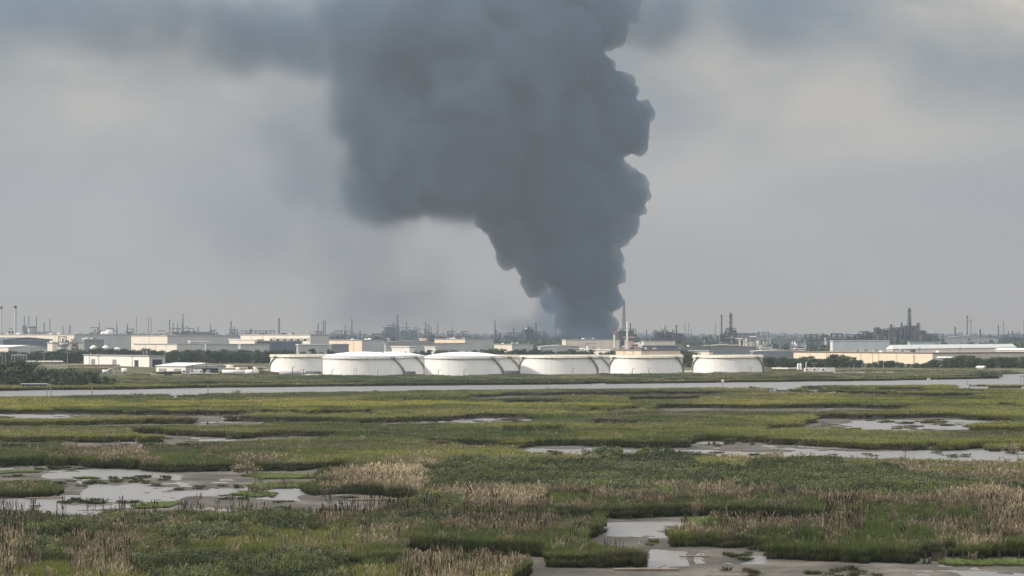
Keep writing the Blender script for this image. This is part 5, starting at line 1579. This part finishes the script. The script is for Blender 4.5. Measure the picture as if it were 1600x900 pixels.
# ------------------------------------------------------------------ trees
def tree_meshes(seed, hgt=10.0, wid=4.2):
    random.seed(seed)
    tr = MB()
    tr.cyl(0, 0, -.5, hgt * .35, .28, .2, 8, False)
    tips = []
    for k in range(6):
        a = k * 1.05 + random.uniform(-.3, .3)
        q = (math.cos(a) * wid * .4, math.sin(a) * wid * .4, hgt * random.uniform(.5, .8))
        tr.bar((0, 0, hgt * random.uniform(.2, .34)), q, .09)
        tips.append(q)
    tr.bar((0, 0, hgt * .34), (random.uniform(-.5, .5), random.uniform(-.5, .5), hgt * .9), .12)
    P = Plant()
    cl = []
    for k in range(17):
        a, zz = random.uniform(0, 6.28), random.uniform(.12, .95)
        q = wid * (1 - (zz - .4) ** 2 * 1.6) * math.sqrt(random.uniform(.1, 1))
        cl.append((math.cos(a) * q * .75, math.sin(a) * q * .75, zz * hgt, random.uniform(.9, 1.9)))
    for cx, cy_, cz, r in cl:
        tone = random.uniform(.75, 1.25)
        for _ in range(85):
            dd = Vector((random.gauss(0, 1), random.gauss(0, 1), random.gauss(0, .8)))
            dd.normalize()
            q = r * random.uniform(.5, 1.08)
            P.quad((cx + dd.x * q, cy_ + dd.y * q, max(.1, cz + dd.z * q)), dd + Vector((random.gauss(0, .6), random.gauss(0, .6), random.gauss(0, .6) + .3)), random.uniform(.28, .55), tuple(tone * c for c in rc(.8, 1.2)))
    return tr, P
lm = bpy.data.materials.new('tree_leaves')
lm.use_nodes = True
nt = lm.node_tree
pb = nt.nodes['Principled BSDF']
oi = N(nt, 'ShaderNodeObjectInfo')
va = N(nt, 'ShaderNodeAttribute', attribute_name='shade')
cc = ramp(nt, [(0, (.030, .052, .026)), (.5, (.042, .068, .028)), (1, (.065, .085, .030))], oi.outputs['Random']).outputs[0]
nt.links.new(mixc(nt, 1.0, cc, va.outputs['Color'], 'MULTIPLY'), pb.inputs['Base Color'])
pb.inputs['Roughness'].default_value = .6
pb.inputs['Specular IOR Level'].default_value = .2
BARK = mat('bark', (.11, .09, .07), .9, .3, 1.5)
PROTO = []
for k in range(5):
    tr, P = tree_meshes(300 + k, 10.0, 3.6 + .3 * k)
    PROTO.append((tr.mesh('trunk', BARK), P.mesh('crown', lm)))
def tree(x, y, z, h, label, group=None, name='tree', cat='tree', wide=1.0):
    k = random.randrange(5)
    t = thing(name, label, cat, (x, y, z), random.uniform(0, 6.28), group)
    s = h / 10.0
    t.scale = (s * wide, s * wide, s)
    link('trunk', PROTO[k][0], t)
    link('crown', PROTO[k][1], t)
    return t
random.seed(77)
def belt(x0, x1, d, rows, step, top, label, group, jit=.25, wide=1.15):
    for r_ in range(rows):
        dd = d + r_ * 14
        p = x0 + random.uniform(0, step)
        while p < x1:
            yt = top(p) if callable(top) else top
            h = (PZ(yt, dd) - 1.2) * random.uniform(1 - jit, 1.02) * 1 / 1.03
            tree(PX(p, dd), dd + random.uniform(-5, 5), 1.2, max(2.5, h), label, group, wide=wide)
            p += step * random.uniform(.7, 1.3)
belt(-40, 425, 1690, 3, 11, lambda p: np.interp(p, [-40, 60, 110, 145, 200, 300, 420], [549, 547, 545.5, 543.5, 544, 545.5, 546]), 'dark tree in the long belt behind the off-white warehouse', 'trees of the left belt', .28, 1.3)
belt(300, 520, 1760, 1, 13, 545, 'dark tree rising behind the far-left tank', 'trees behind the far-left tank', .2)
belt(640, 955, 1800, 2, 11, lambda p: np.interp(p, [640, 700, 760, 830, 900, 955], [547, 545, 543.5, 545, 545.5, 547]), 'low dark tree showing over the tank roofs', 'trees behind the tank roofs', .2)
belt(955, 1010, 1800, 1, 12, 546, 'dark tree left of the tan building', 'trees beside the tan building', .2)
belt(1066, 1086, 1500, 2, 7, 547, 'dark green tree in the gap between the last two front tanks', 'trees in the tank gap', .2)
belt(1196, 1352, 1470, 3, 12, lambda p: np.interp(p, [1196, 1220, 1290, 1312, 1325, 1345, 1352], [557, 556, 557, 552, 554, 562, 570]), 'dark tree before the left half of the cream warehouse', 'trees before the cream warehouse', .25, 1.6)
belt(1356, 1424, 1470, 2, 9, lambda p: np.interp(p, [1356, 1375, 1395, 1410, 1424], [567, 562.5, 563, 566, 570]), 'round dark tree before the middle of the cream warehouse', 'trees before the middle panels', .12, 1.6)
belt(1422, 1660, 1450, 3, 12, lambda p: np.interp(p, [1422, 1460, 1500, 1520, 1535, 1550, 1600, 1660], [568, 562, 555, 555.5, 558, 556, 556.5, 556]), 'dark tree of the right-hand grove', 'trees of the right-hand grove', .25, 1.6)
LB = [(-8, 572), (6, 576), (20, 574), (36, 570), (50, 573), (64, 582), (78, 583), (94, 582), (108, 581), (122, 585), (138, 584), (150, 587), (166, 592), (176, 594), (14, 590), (44, 588), (70, 592), (100, 590), (130, 592), (-20, 574)]
ORD = ['first', 'second', 'third', 'fourth', 'fifth', 'sixth', 'seventh', 'eighth', 'ninth', 'tenth', 'eleventh', 'twelfth', 'thirteenth', 'fourteenth']
tall_ = sorted(q for q in LB if q[1] < 586)
low_ = sorted(q for q in LB if q[1] >= 586)
LBL = {q: 'tall dark tree on the left bank, %s from the left edge' % ORD[i] for i, q in enumerate(tall_)}
LBL.update({q: 'low dark bush-like tree at the left bank foot, %s from the left edge' % ORD[i] for i, q in enumerate(low_)})
for p_, y_ in LB:
    d = 975 + random.uniform(-8, 18) + (10 if y_ < 580 else 0)
    tree(PX(p_, d), d, 1.0, (PZ(y_, d) - .6) * 1.2, LBL[(p_, y_)], 'trees on the left bank', wide=1.6)
for p_, y_ in ((1533, 580), (1541, 582), (1549, 582), (1557, 584), (1565, 585)):
    d = 1190 + (p_ - 1533) * .5
    tree(PX(p_, d), d, .8, PZ(y_, d) - .5, 'low bushy tree on the right spit, %s from the tip' % ORD[4 - (p_ - 1533) // 8], 'trees on the spit', wide=1.6)
# lone bushes along the near channel shore
def bush(px, ybase, h, label, name='shrub', m=None, wide=1.5):
    x, y = GP(px, ybase, .4)
    t = thing(name, label, 'shrub', (x, y, .25), random.uniform(0, 6))
    P = shrub_clump(int(px) + 5, 260)
    P.c = [tuple(q * .5 for q in c) for c in P.c]
    me_ = P.mesh('foliage', m or BUSH)
    f = link('foliage', me_, t)
    f.scale = (wide * h / 1.3, wide * h / 1.3, h / 1.1)
    MB().bar((0, 0, -.3), (.1, 0, h * .5), .06).bar((0, 0, -.1), (-.3, .1, h * .5), .04).build('stem', BARK, t)
    return t
def bush_mat(name, col):
    m = bpy.data.materials.new(name)
    m.use_nodes = True
    nt = m.node_tree
    b = nt.nodes['Principled BSDF']
    a = N(nt, 'ShaderNodeAttribute', attribute_name='shade')
    nt.links.new(mixc(nt, 1.0, a.outputs['Color'], col, 'MULTIPLY'), b.inputs['Base Color'])
    b.inputs['Roughness'].default_value = .65
    b.inputs['Specular IOR Level'].default_value = .2
    return m
BUSH, BUSHB, BUSHT = bush_mat('bush_leaves', (.07, .10, .045)), bush_mat('brown_bush_leaves', (.12, .10, .07)), bush_mat('tan_bush_twigs', (.40, .32, .23))
bush(32, 631, 2.0, 'dome-shaped dark bush at the left near the channel', m=BUSHB, wide=1.6)
bush(213, 620, 1.8, 'dark bush on the shore below the small pale tanks')
bush(369, 618, 2.4, 'taller dark bush on the shore left of centre', wide=1.1)
bush(393, 618, 1.7, 'low dark bush right of the taller shore bush')
bush(588, 615, 1.8, 'single dark bush on the shore below the first domed tank', wide=1.1)
bush(858, 611.5, 1.9, 'spreading bush on the shore below the third tank', wide=2.0)
bush(720, 612.5, 1.2, 'flat dark bush on the shore below the second tank', wide=2.2)
bush(1175, 607.5, 1.5, 'pale green bush on the shore below the last tank', wide=2.0)
bush(1290, 606, 1.5, 'grey bush on the shore right of the channel marker', wide=1.8, m=BUSHB)
bush(386, 739, 2.2, 'tan twiggy bush on the bank above the left pool', m=BUSHT, wide=1.4)
bush(514, 777, 1.9, 'dark brown tussock at the right rim of the left pool', m=BUSHB, wide=1.5)
bush(1583, 706, 2.2, 'tan dead bush on the mud at the right', m=BUSHT, wide=1.3)
bush(1415, 705, 1.0, 'small brown tussock on the mud of the long pool', m=BUSHB)
bush(775, 826, 1.6, 'grey dead shrub amid the near green rushes', m=BUSHB, wide=1.3)
bush(581, 834, 1.6, 'spiky grey shrub in the near rushes left of the mud creek', m=BUSHB, wide=1.3)
bush(60, 880, 2.2, 'bright green bush among the reeds at bottom left', wide=1.3, m=bush_mat('bright_bush_leaves', (.11, .19, .04)))
# driftwood lying on the mud
def log(px, py, L, a, label, r=.12):
    x, y = GP(px, py)
    t = thing('driftwood', label, 'log', (x, y, .08), R(a))
    MB().bar((-L / 2, 0, r), (L / 2, 0, r * 1.3), r, 8).build('trunk', WOOD, t)
    MB().bar((L * .1, 0, r), (L * .3, L * .16, r * 3.2), r * .45, 6).bar((-L * .2, 0, r), (-L * .05, -L * .14, r * 2.6), r * .4, 6).build('branch', WOOD, t)
log(585, 783, 7, 3, 'long dark driftwood log on the mud below the tan reeds')
log(70, 780.5, 5, 12, 'pale driftwood on the sandbar of the left pool')
log(1010, 893, 6, -2, 'driftwood log on the mud at the bottom centre')
log(1085, 872, 3, 4, 'short driftwood on the mud bank below the pool', .09)

# distant wood and plain beyond the plants: one dark mass of low crowns on the skyline
random.seed(5)
verts, faces, shades = [], [], []
P = Plant()
for d, n, hh in ((2750, 300, 12), (3250, 320, 15), (4100, 320, 17), (5200, 300, 18), (8200, 300, 16), (12500, 260, 24)):
    for i in range(n):
        x = (i / n - .5) * .62 * d + random.uniform(-6, 6)
        y = d + random.uniform(-60, 60)
        h = hh * random.uniform(.5, 1.1)
        w = .62 * d / n * random.uniform(.8, 1.5)
        for _ in range(26):
            a, q = random.uniform(0, 6.28), random.uniform(.2, 1)
            zz = h * random.uniform(.05, .95) * math.sqrt(1 - .7 * q * q)
            P.quad((x + math.cos(a) * w * q, y + math.sin(a) * w * q * .4, zz + .8), (math.cos(a), math.sin(a) - .8, .5 + random.gauss(0, .4)), w * .55, rc(.7, 1.2), 1.5)
me_ = P.mesh('distant_trees', bush_mat('distant_leaves', (.045, .065, .035)))
link('distant_trees', me_, kind='stuff', label='dark low woods along the hazy skyline between the plants', category='woods')
